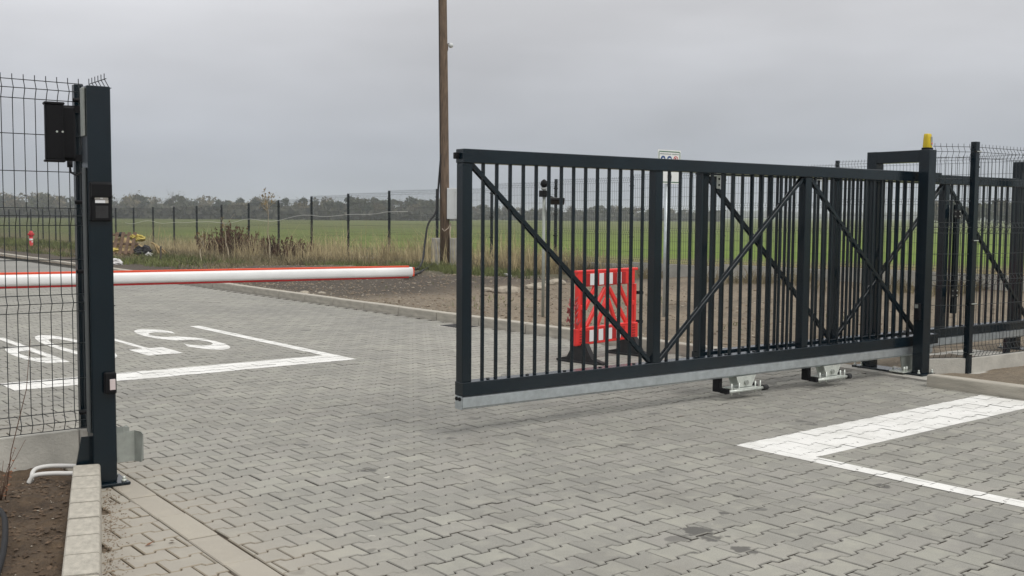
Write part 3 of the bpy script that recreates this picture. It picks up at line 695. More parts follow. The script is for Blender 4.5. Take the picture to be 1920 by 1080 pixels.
# flashing lamp
fl = thing('warning_lamp', GW(5.195,-.09,2.165), GA, 'yellow flashing warning lamp on top of the portal frame', 'lamp'); fl.scale = (.82,.82,.95)
MB().box(-.052,.052,-.045,.045,0,.022,.005).build('base','black_plastic',fl)
mb = MB(); vs_ = []
for z, sx_, sy_ in ((.022,.046,.040),(.03,.047,.041),(.12,.042,.036),(.150,.040,.034),(.160,.034,.028)):
    n_ = 16
    for k in range(n_):
        a = 2*math.pi*(k+.5)/n_; cx_ = math.copysign(abs(math.cos(a))**.45, math.cos(a)); cy_ = math.copysign(abs(math.sin(a))**.45, math.sin(a)); vs_.append((sx_*cx_, sy_*cy_, z))
mb.add(vs_, [[i*16+k,i*16+(k+1)%16,(i+1)*16+(k+1)%16,(i+1)*16+k] for i in range(4) for k in range(16)]+[[64+k for k in range(16)]], True)
ln = mb.build('lens','yellow_lens',fl)
MB().box(.008,.034,-.0445,-.036,.045,.130,.003).build('side_window','sign_grey',fl)
q = MB(); q.cyl((.021,-.048,.062),.009,.005,12,1); q.build('indicator','red_lens',fl)
q = MB(); q.cyl((0,0,.022),.018,.09,12); q.build('bulb','label_white',fl)

# ------------------------------------------------------------------ left gate post
lp = thing('gate_post', GW(-2.408,.03), GA, 'tall dark grey catch post at left with reader, sensor and catch bracket', 'gate post')
MB().box(0,.125,0,.12,.02,2.2,.004).build('column','anthracite',lp)
pl = MB().box(-.06,.185,-.045,.17,.004,.02,.003).build('base_plate','anthracite',lp)
for bx_, by_ in ((.155,-.02),(.155,.145),(-.035,-.02),(-.035,.145)):
    q = MB(); q.cyl((bx_,by_,.02),.014,.013,6); q.cyl((bx_,by_,.033),.008,.016,10); q.build('anchor_bolt','zinc',pl)
mb = MB(); mb.prism([(-.10,.02),(-.001,.02),(-.001,.28),(-.05,.28)], .05, .062, XZ); mb.build('gusset','anthracite',lp)
ch = MB(); ch.box(-.012,-.001,.03,.09,1.93,2.19,.002); ch.build('side_channel','zinc_dull',lp)
ch = MB(); ch.box(-.010,-.001,.03,.09,.30,1.76,.002); ch.build('side_channel','channel_grey',lp)
# catch: two flared galvanised cheeks that take the gate
cb = thing('catch_bracket', GW(-2.283,.03), GA, 'galvanised flared catch bracket bolted to the left gate post', 'bracket')
mb = MB(); mb.prism([(0,.122),(.10,.122),(.10,.295),(0,.285)], .012, .016, XZ); mb.build('cheek','zinc_dull',cb)
mb = MB()
mb.add([(.10,.012,.122),(.118,-.045,.122),(.128,-.052,.138),(.128,-.052,.280),(.118,-.045,.295),(.10,.012,.295),(.10,.016,.122),(.122,-.041,.122),(.132,-.048,.138),(.132,-.048,.280),(.122,-.041,.295),(.10,.016,.295)], [[0,1,2,3,4,5],[11,10,9,8,7,6],[0,6,7,1],[1,7,8,2],[2,8,9,3],[3,9,10,4],[4,10,11,5]])
mb.build('flare','zinc_dull',cb)
mb = MB(); mb.prism([(0,.122),(.07,.122),(.07,.30),(0,.30)], .125, .129, XZ); mb.build('cheek','zinc_dull',cb)
mb = MB(); mb.add([(.07,.125,.122),(.10,.16,.122),(.115,.16,.14),(.115,.16,.285),(.10,.16,.30),(.07,.125,.30),(.07,.129,.122),(.10,.164,.122),(.115,.164,.14),(.115,.164,.285),(.10,.164,.30),(.07,.129,.30)], [[5,4,3,2,1,0],[6,7,8,9,10,11],[0,6,7,1],[1,7,8,2],[2,8,9,3],[3,9,10,4],[4,10,11,5]]); mb.build('flare','zinc_dull',cb)
MB().box(0,.006,.012,.129,.125,.285,.001).build('back_plate','zinc_dull',cb)
rd = thing('access_reader', GW(-2.406,.03,1.468), GA, 'black card reader box on the front of the left gate post', 'card reader')
mb = MB(); mb.box(0,.112,-.030,0,0,.215,.008); bdy = mb.build('housing','black_plastic',rd)
mb = MB(); mb.prism([(-.046,.135),(-.030,.128),(-.030,.213),(-.046,.200)], .002, .110, YZ); mb.build('hood','black_plastic',rd)
MB().box(.022,.092,-.034,-.029,.118,.137,.001).build('display','label_grey',rd)
MB().box(.024,.076,-.0335,-.0295,.100,.116,.0003).build('label_strip','label_white',rd)
MB().box(.077,.093,-.0335,-.0295,.100,.116,.0003).build('label_strip','label_grey',rd)
MB().box(.050,.064,-.0365,-.0335,.122,.129,.0003).build('indicator','white_film',rd)
MB().box(.025,.092,-.032,-.029,.018,.085,.002).build('keypad','black_rubber',rd)
pc = thing('photocell', GW(-2.350,.03,.520), GA, 'small black photocell with pale lens low on the left gate post', 'sensor', 'photocells on the gate posts')
MB().box(0,.064,-.034,0,0,.12,.007).build('housing','black_plastic',pc); MB().box(.026,.056,-.038,-.033,.022,.082,.003).build('lens','lens_pink',pc)

# ------------------------------------------------------------------ wire mesh fences
HZ = [0,.052,.105,.30,.51,.70,.752,.80,1.005,1.205,1.26,1.305,1.515,1.725,1.925,1.98,2.03]
FOLD = {1:1, 6:1, 10:1, 15:1}
def wire_profile(dep=.028):
    pts = [(0,0)]
    for i, z in enumerate(HZ): pts.append((-dep if i in FOLD else 0, z))
    pts = pts[1:]; pts.append((0,2.06)); return pts
def vwire(r=.0025, n=4):
    mb = MB(); mb.tube([(0,y,z) for y, z in wire_profile()], r, n, True, False); return mb
def panel_parts(parent, length, pitch=.06, off=.03):
    vm_ = vwire().mesh('vertical_wire','wire'); x = off
    while x < length+.001: share('vertical_wire', vm_, parent, (x,0,0)); x += pitch
    hm = MB().tube([(0,0,0),(length,0,0)], .0026, 5).mesh('horizontal_wire','wire')
    for i, z in enumerate(HZ): share('horizontal_wire', hm, parent, (0,-.031 if i in FOLD else -.0045,z))
def clip_at(parent, x, y, z):
    mb = MB(); mb.tube([(x-.045,y-.05,z),(x-.03,y-.058,z),(x+.05,y-.052,z)], .012, 8); mb.build('clip','black_plastic',parent)
    q = MB(); q.box(x-.03,x+.045,y-.060,y-.056,z-.004,z+.004,.001); q.build('clip_bar','zinc',parent)
lf = thing('mesh_fence', (2.02,6.47,.235), math.pi, 'dark welded mesh fence panel on a concrete plinth at the left edge', 'fence')
# local frame is turned by pi: build in world instead
lf.rotation_euler = (0,0,0); lf.location = (-.10,6.47,.235)
panel_parts(lf, 2.11, .0605, .03)
MB().box(2.068,2.122,.02,.065,-.235,2.03,.003).build('fence_post','anthracite',lf)
for z in (.10,.935,1.34,1.93): clip_at(lf, 2.085, 0, z)
plm = MB().box(-1.2,2.05,.0,.055,-.235,-.012,.004).build('plinth_board','concrete',lf)
MB().box(2.052,2.11,-.012,.066,-.235,-.010,.004).build('plinth_end','concrete_old',lf)
rt = thing('mesh_fence', (2.02,6.10,.235), math.radians(88), 'short mesh return panel just behind the left gate post', 'fence')
panel_parts(rt, .34, .06, .02)
# right corner fence
cpn = GW(5.66,-.30); a0 = GW(5.27,-.10); d = Vector(cpn)-Vector(a0)
r1 = thing('mesh_fence', (a0[0],a0[1],.172), math.atan2(d.y,d.x), 'narrow mesh panel and plinth between portal and corner post', 'fence')
panel_parts(r1, d.length-.03, .06, .02); MB().box(.0,d.length-.03,-.02,.035,-.172,-.006,.004).build('plinth_board','concrete',r1)
r2 = thing('mesh_fence', (cpn[0],cpn[1],.172), GA-math.radians(2), 'mesh fence running right from the corner post by the kerb', 'fence')
panel_parts(r2, 2.6, .06, .05)
r2p = MB().box(-.03,.03,-.03,.03,-.172,2.08,.003).build('fence_post','anthracite',r2)
for z in (.035,.52,1.13,1.98):
    q = MB(); q.box(-.06,.04,-.042,-.030,z,z+.012,.002); q.build('clip','black_plastic',r2); q = MB(); q.box(-.035,.042,-.047,-.042,z+.002,z+.009,.001); q.build('clip_bar','zinc',r2)
MB().box(.032,2.6,-.025,.03,-.172,-.006,.004).build('plinth_board','concrete',r2)

# back fence along the field
bfz = thing('boundary_fence', (18,28.2,0), 0, 'long dark mesh boundary fence stretching along the green field', 'fence')
mb = MB()
for k in range(42): mb.tube([(0,.02+.06*k,0)]+[(y,.02+.06*k,z) for y, z in wire_profile(.03)[1:]], .0031, 3, False, False)
for i, z in enumerate(HZ): mb.tube([(-.03 if i in FOLD else 0,0,z),(-.03 if i in FOLD else 0,2.48,z)], .0033, 3, False, False)
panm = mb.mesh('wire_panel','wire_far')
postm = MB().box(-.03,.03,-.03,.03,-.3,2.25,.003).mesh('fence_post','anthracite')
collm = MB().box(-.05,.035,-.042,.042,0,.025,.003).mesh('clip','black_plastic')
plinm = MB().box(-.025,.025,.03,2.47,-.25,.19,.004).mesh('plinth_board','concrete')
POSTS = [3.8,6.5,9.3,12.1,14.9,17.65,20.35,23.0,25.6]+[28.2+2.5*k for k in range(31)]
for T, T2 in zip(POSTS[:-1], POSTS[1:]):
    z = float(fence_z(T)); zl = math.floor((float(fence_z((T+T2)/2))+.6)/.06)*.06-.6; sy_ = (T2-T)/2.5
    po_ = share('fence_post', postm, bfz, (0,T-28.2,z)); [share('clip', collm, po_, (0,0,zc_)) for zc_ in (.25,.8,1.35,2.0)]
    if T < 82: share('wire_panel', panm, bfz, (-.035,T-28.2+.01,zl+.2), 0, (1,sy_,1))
    share('plinth_board', plinm, bfz, (0,T-28.2,zl), 0, (1,sy_,1))
st = MB(); pts = []
for T in np.arange(27,52,.6): pts.append((17.9, T, float(fence_z(T))+1.62-.10*abs(math.sin((T-28.2)/5*math.pi))+.04*math.sin(T*1.7)))
tag(st.tube(pts, .007, 5).build('fence_string','white_pipe'), 'pale string tied along the boundary fence', 'string')

# ------------------------------------------------------------------ reader antenna on the left fence post
an = thing('antenna_panel', (1.775,6.40,1.805), math.radians(-8), 'black flat antenna box on brackets beside the left gate post', 'antenna')
mb = MB(); mb.box(0,.100,-.03,.03,.006,.329,.010); hs_ = mb.build('housing','black_plastic',an); MB().box(-.006,.104,-.035,.035,.322,.338,.005).build('end_cap','black_plastic',hs_); MB().box(-.006,.104,-.035,.035,-.002,.012,.005).build('end_cap','black_plastic',hs_)
MB().box(.085,.165,-.005,.045,.015,.320,.012).build('back_frame','black_plastic',an)
for z in (.02,.30):
    mb = MB(); mb.prism([(.10,-.014),(.25,-.026),(.25,.026),(.10,.014)], z-.012, z+.026, Matrix(((1,0,0,0),(0,1,0,.04),(0,0,1,0),(0,0,0,1)))); mb.build('mounting_arm','black_plastic',an)
for x_, z in ((.060,.17),(.090,.17)): q = MB(); q.cyl((x_,-.034,z),.006,.005,8,1); q.build('screw','zinc',an)
q = MB(); q.cyl((.13,.0,-.03),.016,.035,10); q.build('cable_gland','black_plastic',an)
ca = MB(); ca.tube([(.13,0,-.03),(.135,0,-.06),(.165,.01,-.075),(.20,.02,-.055),(.212,.03,-.02),(.212,.04,.05),(.20,.05,.11),(.21,.06,.15)], .006, 8); ca.build('cable','black_cable',an)

# ------------------------------------------------------------------ road barrier with lowered boom
bar = thing('road_barrier', (1.05,8.3,0), 0, 'white boom barrier with red edges lowered across the lane', 'barrier')
MB().box(-.18,.18,-.16,.16,0,1.06,.01).build('cabinet','white_paint_metal',bar)
def zb(x): return 1.037-.0098*x
bm_ = MB(); nseg = 14
sect = [(.018*math.copysign(1,math.cos(a)) if False else .030*math.cos(a), .044*math.copysign(abs(math.sin(a))**.7, math.sin(a))) for a in [2*math.pi*k/20 for k in range(20)]]
vv = []; LB = 4.36
for i in range(nseg+1):
    x_ = -.1+(LB+.1)*i/nseg; zz = zb(x_)
    for dy, dz in sect: vv.append((x_,dy-.2,zz+dz))
bm_.add(vv, [[i*20+k,(i+1)*20+k,(i+1)*20+(k+1)%20,i*20+(k+1)%20] for i in range(nseg) for k in range(20)]+[list(range(20)),[nseg*20+k for k in range(20)][::-1]], True)
boom = bm_.build('boom','white_paint_metal',bar)
for s_, nm, m_ in ((1,'top_edge','orange_red'),(-1,'bottom_edge','deep_red')):
    q = MB(); q.bar((-.1,-.2,zb(-.1)+s_*.048),(LB-.03,-.2,zb(LB)+s_*.048),.024,.018,(0,0,1),.004); q.build(nm,m_,bar)
q = MB(); q.bar((LB,-.2,zb(LB)),(LB+.018,-.2,zb(LB+.018)),.056,.084,(0,0,1),.012); q.build('end_cap','orange_red',bar)

# ------------------------------------------------------------------ red plastic safety barrier
d = Vector((8.34-7.42,8.15-8.0)); rb = thing('safety_barrier', (7.36,7.99,0), math.atan2(d.y,d.x), 'red plastic safety barrier with white reflective panels, behind the gate', 'barrier')
W = 1.05; z0, z1 = .19, .95
fr = MB()
for x0 in (0,W-.10): fr.box(x0,x0+.10,-.02,.02,z0,z1,.008)
fr_o = None
def part(name, m_, fn): mb = MB(); fn(mb); return mb.build(name, m_, rb)
for x0 in (0,W-.13):
    part('side_post','red_plastic',lambda mb: (mb.box(x0,x0+.050,-.024,.024,z0+.0,z1-.001,.008), mb.box(x0+.088,x0+.126,-.02,.02,z0+.17,z1-.17,.006), mb.box(x0+.045,x0+.095,-.018,.018,.545,.595,.005)))
part('top_band','red_plastic',lambda mb: (mb.box(.04,W-.04,-.022,.022,z1-.165,z1-.003,.006), mb.box(-.01,W+.01,-.027,.027,z1-.022,z1+.006,.006)))
part('bottom_band','red_plastic',lambda mb: (mb.box(-.025,W+.025,-.026,.026,z0-.01,z0+.165,.008), mb.box(.06,W-.06,-.03,.03,z0+.152,z0+.172,.005)))
for zc in (z1-.152, z0+.02):
    for k in range(5):
        xc = .235+k*.158
        part('red_reflector','deep_red',lambda mb: mb.box(xc-.118,xc-.042,-.0285,-.0225,zc,zc+.12,.001))
        if k < 4: part('white_reflector','white_film',lambda mb: mb.box(xc-.040,xc+.038,-.0295,-.0225,zc,zc+.12,.001))
part('centre_post','red_plastic',lambda mb: mb.box(W/2-.02,W/2+.02,-.018,.018,z0+.165,z1-.165,.005))
for s_ in (-1,1):
    part('diagonal','red_plastic',lambda mb: mb.bar((W/2+s_*.03,0,z1-.19),(W/2+s_*.36,0,z0+.17),.048,.03,(0,1,0),.005))
    part('diagonal','red_plastic',lambda mb: mb.bar((W/2+s_*.015,0,z0+.45),(W/2+s_*.17,0,z0+.17),.045,.03,(0,1,0),.005))
    part('diagonal','red_plastic',lambda mb: mb.bar((W/2+s_*.21,0,z1-.165),(W/2+s_*.38,0,z1-.40),.045,.03,(0,1,0),.005))
for x0 in (.03,W-.09):
    for k in range(5): part('slot_rib','deep_red',lambda mb: mb.box(x0,x0+.055,-.032,-.0265,z0+.02+k*.028,z0+.034+k*.028,.001))
for xc in (.09,W-.09):
    ft = MB(); ft.prism([(-.30,0),(.30,0),(.30,.022),(.16,.055),(.075,.20),(-.075,.20),(-.16,.055),(-.30,.022)], xc-.035, xc+.035, YZ); fo = ft.build('foot','black_rubber',rb)
    for s_ in (-1,1):
        q = MB(); q.prism([(-.26,.0),(.26,0),(.26,.018),(-.26,.018)], xc+s_*.05-.016, xc+s_*.05+.016, YZ); q.build('foot_flange','black_rubber',fo)
for z in (.36,.68): part('hook','black_plastic',lambda mb: mb.bar((W+.02,0,z),(W+.14,.0,z-.01),.035,.03,(0,1,0),.005))
rg = MB(); random.seed(3)
for k in range(26):
    a = random.uniform(0,6.28); x_, y_, z_ = -.05+random.uniform(-.06,.03), random.uniform(-.05,.05), .50+random.uniform(-.14,.14)
    rg.tube([(x_,y_,z_),(x_+.04*math.cos(a),y_+.03*math.sin(a),z_+.05),(x_+.02*math.cos(2*a),y_,z_+.02-.05*random.random())], .007, 5)
rgo = rg.build('warning_tape','rag_pink',None); rgo.location = rb.location; rgo.rotation_euler = rb.rotation_euler
tag(rgo, 'tangle of faded red tape hung on the safety barrier', 'tape')

# ------------------------------------------------------------------ sign post
sg = thing('site_sign', (11.11,10.22,float(verge_z(11.11,10.22))-.05), math.radians(-2), 'white site rules sign with green border behind the gate', 'sign')
zs = 2.205-sg.location.z
q = MB(); q.cyl((0,0,-.2),.030,zs+.2-.245+.06,14); q.build('post','galvanised',sg)
SW_, SH_ = .45, .47
q = MB(); q.box(-SW_/2,SW_/2,-.045,-.039,zs-SH_/2,zs+SH_/2,.001); face = q.build('panel','sign_white',sg)
def ring(mb, cx, cz, r0, r1, y0, y1, n=28):
    vs_ = []
    for y in (y0,y1):
        for r in (r0,r1):
            for k in range(n): a = 2*math.pi*k/n; vs_.append((cx+r*math.cos(a), y, cz+r*math.sin(a)))
    f_ = []
    for k in range(n):
        k2 = (k+1)%n; f_ += [[k,k2,n+k2,n+k],[2*n+k,3*n+k,3*n+k2,2*n+k2],[n+k,n+k2,3*n+k2,3*n+k]]
    mb.add(vs_, f_)
b_ = MB(); t_ = .012
for x0,x1,zz0,zz1 in ((-.20,.20,.205,.217),(-.20,.20,-.217,-.205),(-.212,-.20,-.205,.205),(.20,.212,-.205,.205)): b_.box(x0,x1,-.0475,-.0455,zs+zz0,zs+zz1,.0003)
b_.build('border','sign_green',face)
for xc, m_, kind in ((-.125,'sign_blue',0),(0,'sign_blue',1),(.125,'sign_red',2)):
    mb = MB(); zc = zs+.108
    if kind < 2: mb.tube([(xc,-.0455,zc),(xc,-.0475,zc)], .045, 28, True, False)
    else: ring(mb, xc, zc, .034, .045, -.0455, -.0475); mb.bar((xc-.028,-.0465,zc+.028),(xc+.028,-.0465,zc-.028),.010,.002,(0,1,0),.0003)
    mb.build('pictogram',m_,face)
    mb = MB()
    if kind == 0: mb.tube([(xc,-.0475,zc-.005),(xc,-.0485,zc-.005)], .022, 16, True, False); mb.build('pictogram_figure','sign_white',face)
    if kind == 1: mb.box(xc-.02,xc+.02,-.0487,-.0477,zc-.028,zc+.016,.0003); mb.build('pictogram_figure','sign_white',face)
    if kind == 2: mb.box(xc-.008,xc+.008,-.0470,-.0457,zc-.02,zc+.02,.0003); mb.build('pictogram_figure','sign_black',face)
# illegible line of lettering at the top of the sign, as fine dashes
mb = MB(); random.seed(5); x_ = -.185
while x_ < .18:
    w_ = random.uniform(.007,.014); 
    if not .03 < x_ < .05: mb.box(x_,x_+w_,-.0475,-.0460,zs+.172,zs+.172+random.uniform(.010,.015),.0003)
    x_ += w_+.004
mb.build('lettering','sign_grey',face)
mb = MB()
for k in range(2):
    xc = -.018+.048*k; mb.tube([(xc,-.0455,zs-.100),(xc,-.0475,zs-.100)], .012, 12, True, False); mb.box(xc-.016,xc+.016,-.0475,-.0457,zs-.155,zs-.115,.0003); mb.box(xc-.013,xc-.003,-.0475,-.0457,zs-.195,zs-.155,.0003); mb.box(xc+.003,xc+.013,-.0475,-.0457,zs-.195,zs-.155,.0003)
mb.build('pictogram_figure','sign_black',face)

# ------------------------------------------------------------------ camera mast
cm = thing('camera_mast', (9.755,11.28,0), 0, 'thin grey steel mast with dome camera and floodlight behind the gate', 'mast')
q = MB(); q.cyl((0,0,-.1),.022,2.0,14); q.build('mast','zinc_dull',cm)
q = MB(); q.tube([(0,0,1.905),(0,0,1.95),(.0,0,1.99),(0,0,2.02)],[.028,.055,.045,.012],14); q.build('dome_hood','black_plastic',cm)
q = MB(); q.tube([(0,0,1.87),(0,0,1.905)],[.03,.05],14); q.build('dome','glass_clear',cm)
q = MB(); q.box(-.055,.055,-.05,.05,1.775,1.865,.006); q.build('junction_box','black_plastic',cm)
q = MB(); q.bar((.02,-.02,1.80),(.09,-.10,1.76),.03,.03,(0,0,1),.004); q.build('arm','black_plastic',cm)
q = MB(); a = math.radians(-40); Mx = Matrix.Translation((.10,-.14,1.715)) @ Matrix.Rotation(a,4,'Z') @ Matrix.Rotation(math.radians(-20),4,'X')
q.box(-.12,.12,-.09,.09,-.02,.02,.008,Mx); fld = q.build('floodlight','black_plastic',cm)
q = MB(); q.box(-.10,.10,-.075,.075,.021,.026,.002,Mx); q.build('lamp_cover','zinc_dull',fld)

# ------------------------------------------------------------------ utility pole
uz = float(verge_z(16.4,22.8,False)); up = thing('utility_pole', (16.33,22.86,0), 0, 'tall brown wooden utility pole on concrete stubs', 'utility pole')
q = MB(); q.tube([(0,0,.05),(-.02,.0,2),(-.05,.01,4.5),(-.09,.02,7.2),(-.11,.03,9)],[.128,.125,.118,.11,.10],18); q.build('pole','pole_wood',up)
for dx, dy in ((-.185,.155),(.185,-.155)):
    mb = MB(); M = Matrix.Translation((dx,dy,0)) @ Matrix.Rotation(-.70,4,'Z'); mb.box(-.115,.115,-.10,.10,-.3,.90,.015,M); mb.build('concrete_stub','concrete_old',up)
mb = MB(); mb.tube([(.10,-.12,1.30),(.05,-.14,1.05),(.07,-.16,.8),(.09,-.15,.5),(.10,-.16,.28)], .016, 8); mb.tube([(.10,-.12,1.30),(.0,-.14,1.16),(-.10,-.10,1.08),(-.13,-.05,1.15)], .010, 8); mb.build('conduit','cable_beige',up)
mb = MB(); mb.tube([(-.13,0,1.2),(-.15,0,3),(-.19,.01,5),(-.22,.03,9)], .009, 6); mb.build('riser_cable','black_cable',up)
mbx = thing('meter_box', (16.55,22.62,1.40), math.radians(-42), 'pale grey electrical meter box on the wooden pole', 'meter box')
MB().box(-.26,.24,-.13,.10,0,.81,.008).build('cabinet','box_grey',mbx)
dr_ = MB().box(-.045,.236,-.145,-.131,.008,.802,.004).build('door','box_grey',mbx)
MB().box(.05,.12,-.147,-.1455,.66,.73,.0003).build('warning_label','yellow_bag',dr_)
for z in (.1,.7): q = MB(); q.cyl((-.03,-.152,z),.009,.008,8,1); q.build('hinge','zinc_dull',dr_)
lbp = thing('pole_lamp', (16.30,22.83,5.9), math.radians(-40), 'small white bulb lamp high on the wooden pole', 'lamp')
q = MB(); q.tube([(0,0,-.25),(.06,0,-.1),(.06,0,.05)], .012, 8); q.build('arm','pole_wood',lbp)
q = MB(); q.tube([(.14,0,-.05),(.14,0,-.03),(.14,0,.02),(.14,0,.06),(.14,0,.08)],[.02,.055,.07,.05,.015],12); q.build('globe','box_grey',lbp); q = MB(); q.bar((.05,0,.05),(.14,0,.07),.02,.02,(0,0,1)); q.build('bracket','black_plastic',lbp)
cb_ = MB(); cpts = [(16.191, 22.857, 3.109), (16.136, 22.896, 2.246), (16.019, 22.824, 1.617), (15.706, 22.736, 1.27), (15.425, 22.472, 0.823), (14.921, 21.83, 0.406), (14.13, 20.851, 0.256), (13.328, 19.88, 0.175), (12.355, 18.648, 0.128), (11.982, 18.145, 0.09), (12.168, 18.247, 0.111), (12.901, 19.036, 0.158), (14.464, 21.002, 0.229), (15.487, 22.201, 0.272)]
def spline(pts, n=6):
    out = []; P = [Vector(p) for p in pts]; P = [P[0]]+P+[P[-1]]
    for i in range(1,len(P)-2):
        for k in range(n):
            t = k/n; a,b,c,d_ = P[i-1],P[i],P[i+1],P[i+2]; out.append(.5*((2*b)+(c-a)*t+(2*a-5*b+4*c-d_)*t*t+(3*b-3*c+d_-a)*t**3))
    return out+[P[-2]]
cpts = [(x_,y_,z_ if k_ < 6 else max(z_, float(verge_z(x_,y_))+.05)) for k_, (x_,y_,z_) in enumerate(cpts)]
tag(cb_.tube(spline(cpts), .026, 8).build('power_cable','black_cable'), 'thick black cable hanging from the pole and looping on the soil', 'cable')

# ------------------------------------------------------------------ small things on the soil
pp = [(17.0,22.3),(16.9,21.7),(16.4,20.9),(15.6,19.6),(14.6,18.2),(13.4,16.5)]
mb = MB(); mb.tube(spline([(x_,y_,float(verge_z(x_,y_))+.05) for x_,y_ in pp]), .028, 8); tag(mb.build('drain_hose','white_pipe'), 'curved white hose lying on the soil bank behind the gate', 'hose')
def rock(x_, y_, r, label, seed):
    rr = np.random.default_rng(seed); bm2 = bmesh.new(); bmesh.ops.create_icosphere(bm2, subdivisions=2, radius=1)
    off = rr.uniform(0,40)
    for v in bm2.verts:
        k = 1+.55*float(fbm(v.co.x*1.3+off, v.co.y*1.3+v.co.z*1.7+off, 3)); v.co = Vector((v.co.x*r*k*1.4, v.co.y*r*k, v.co.z*r*k*.55))
    me = bpy.data.meshes.new('rock'); bm2.to_mesh(me); me.materials.append(MATS['stone']); o = bpy.data.objects.new('rock', me); C.objects.link(o)
    o.location = (x_,y_,float(verge_z(x_,y_))+r*.12); o.rotation_euler = (0,0,rr.uniform(0,6)); return tag(o, label, 'rock', 'pale rubble lumps on the soil behind the gate')
for i, (x_, y_, r, lb) in enumerate(((11.77,15.15,.11,'small pale rubble lump leftmost on the soil behind the gate'),(11.95,14.80,.19,'largest pale rubble lump on the soil, left of the camera mast'),(12.7,14.95,.15,'pale rubble lump on the soil just left of the camera mast'),(13.1,15.2,.13,'small pale rubble lump on the soil just right of the camera mast'),(13.7,15.5,.17,'pale rubble lump farthest right on the soil bank'),(9.12,17.1,.085,'pale rubble heap against the kerb under the boom'),(9.3,16.8,.06,'small stone beside the rubble heap at the kerb'))): rock(x_,y_,r,lb,i)
dg = thing('storm_drain', (8.52,11.6,0), 0, 'dark iron storm drain grate set against the kerb', 'drain')
MB().box(-.21,.21,-.27,.27,-.03,.004,.003).build('frame','concrete_old',dg)
for k in range(8): MB().box(-.16,.16,-.22+k*.057,-.22+k*.057+.034,-.02,.010,.002).build('grate_bar','grate',dg)
mb = MB(); mb.tube(spline([(1.90,6.10,.075),(1.80,6.19,.08),(1.70,6.25,.08),(1.63,6.235,.07),(1.60,6.17,.03)]), .0125, 10); tag(mb.build('conduit_pipe','white_pipe'), 'upper white plastic conduit on the soil by the left post', 'pipe', 'white conduits at the left post')
mb = MB(); mb.tube(spline([(1.86,5.95,.08),(1.76,6.00,.08),(1.68,6.06,.08),(1.60,6.11,.07),(1.57,6.12,.03)]), .0125, 10); tag(mb.build('conduit_pipe','white_pipe'), 'lower white plastic conduit nearest the planter kerb', 'pipe', 'white conduits at the left post')
mb = MB(); mb.tube(spline([(1.10,5.75,.10),(1.20,5.45,.13),(1.215,5.2,.135),(1.17,4.95,.13),(1.06,4.55,.12),(.9,4.1,.11)]), .013, 10); tag(mb.build('irrigation_hose','black_cable'), 'black irrigation hose lying on the planter soil at the left edge', 'hose')
pt_ = thing('planter_twig', (1.30,5.58,.08), 0, 'small bare shrub with reddish twigs in the planter', 'shrub'); random.seed(11)
mb = MB(); tips = []
for k in range(7):
    a = random.uniform(0,6.28); h_ = random.uniform(.08,.30); l = random.uniform(.03,.14); p3 = (l*math.cos(a),l*math.sin(a),h_); mb.tube([(0,0,0),(l*.3*math.cos(a),l*.3*math.sin(a),h_*.5),p3], [.0028,.002,.001], 5); tips.append(p3)
mb.tube([(0.02,0,0),(.06,.02,.25),(.14,.03,.55),(.17,.05,.8)],[.003,.0025,.002,.001],5); mb.build('stems','twig',pt_)
mb = MB()
for k in range(34):
    t0 = random.choice(tips); s_ = random.uniform(.4,1); c0 = Vector(t0)*s_; a = random.uniform(0,6.28); e1 = Vector((math.cos(a),math.sin(a),random.uniform(-.5,.5)))*.018; e2 = Vector((-math.sin(a),math.cos(a),.4))*.007; mb.add([c0,c0+e1*.5+e2,c0+e1,c0+e1*.5-e2],[[0,1,2,3]])
mb.build('leaves','leaf_brown',pt_)
lfm = MB(); lfm.add([(0,0,0),(.02,.012,.006),(.05,.0,.012),(.02,-.012,.003)],[[0,1,2,3]]); lme = lfm.mesh('fallen_leaf','leaf_brown')
for i, (x_, y_, lb) in enumerate(((1.70,4.72,'brown fallen leaf on the sandy blocks beside the planter kerb'),(6.05,5.35,'reddish fallen leaf on the paving under the middle of the gate'),(1.83,4.72,'brown fallen leaf nearer the gutter slabs'))):
    o = bpy.data.objects.new('fallen_leaf', lme); C.objects.link(o); o.location = (x_,y_,.004); o.rotation_euler = (random.uniform(-.2,.2),random.uniform(-.2,.2),i*2.1); tag(o, lb, 'leaf', 'fallen leaves on the paving')

# hydrant
hz_ = float(verge_z(12.4,47,False)); hy = thing('fire_hydrant', (12.5,47.4,hz_-.03), .3, 'red fire hydrant with white band standing in the grass', 'hydrant')
hy.scale = (.6,.6,.62)
q = MB(); q.tube([(0,0,0),(0,0,.08),(0,0,.09),(0,0,.78)],[.15,.15,.12,.12],14); q.build('barrel','hydrant_red',hy)
q = MB(); q.tube([(0,0,.78),(0,0,.86),(0,0,1.0),(0,0,1.10),(0,0,1.16)],[.13,.17,.16,.12,.05],14); q.build('head','hydrant_red',hy)
q = MB(); q.cyl((-.22,0,.92),.07,.44,12,0); q.build('outlet','hydrant_red',hy); q = MB(); q.cyl((0,0,.50),.124,.13,14); q.build('band','white_film',hy)
q = MB(); q.cyl((0,-.128,.42),.05,.02,12,1); q.build('badge','white_film',hy)

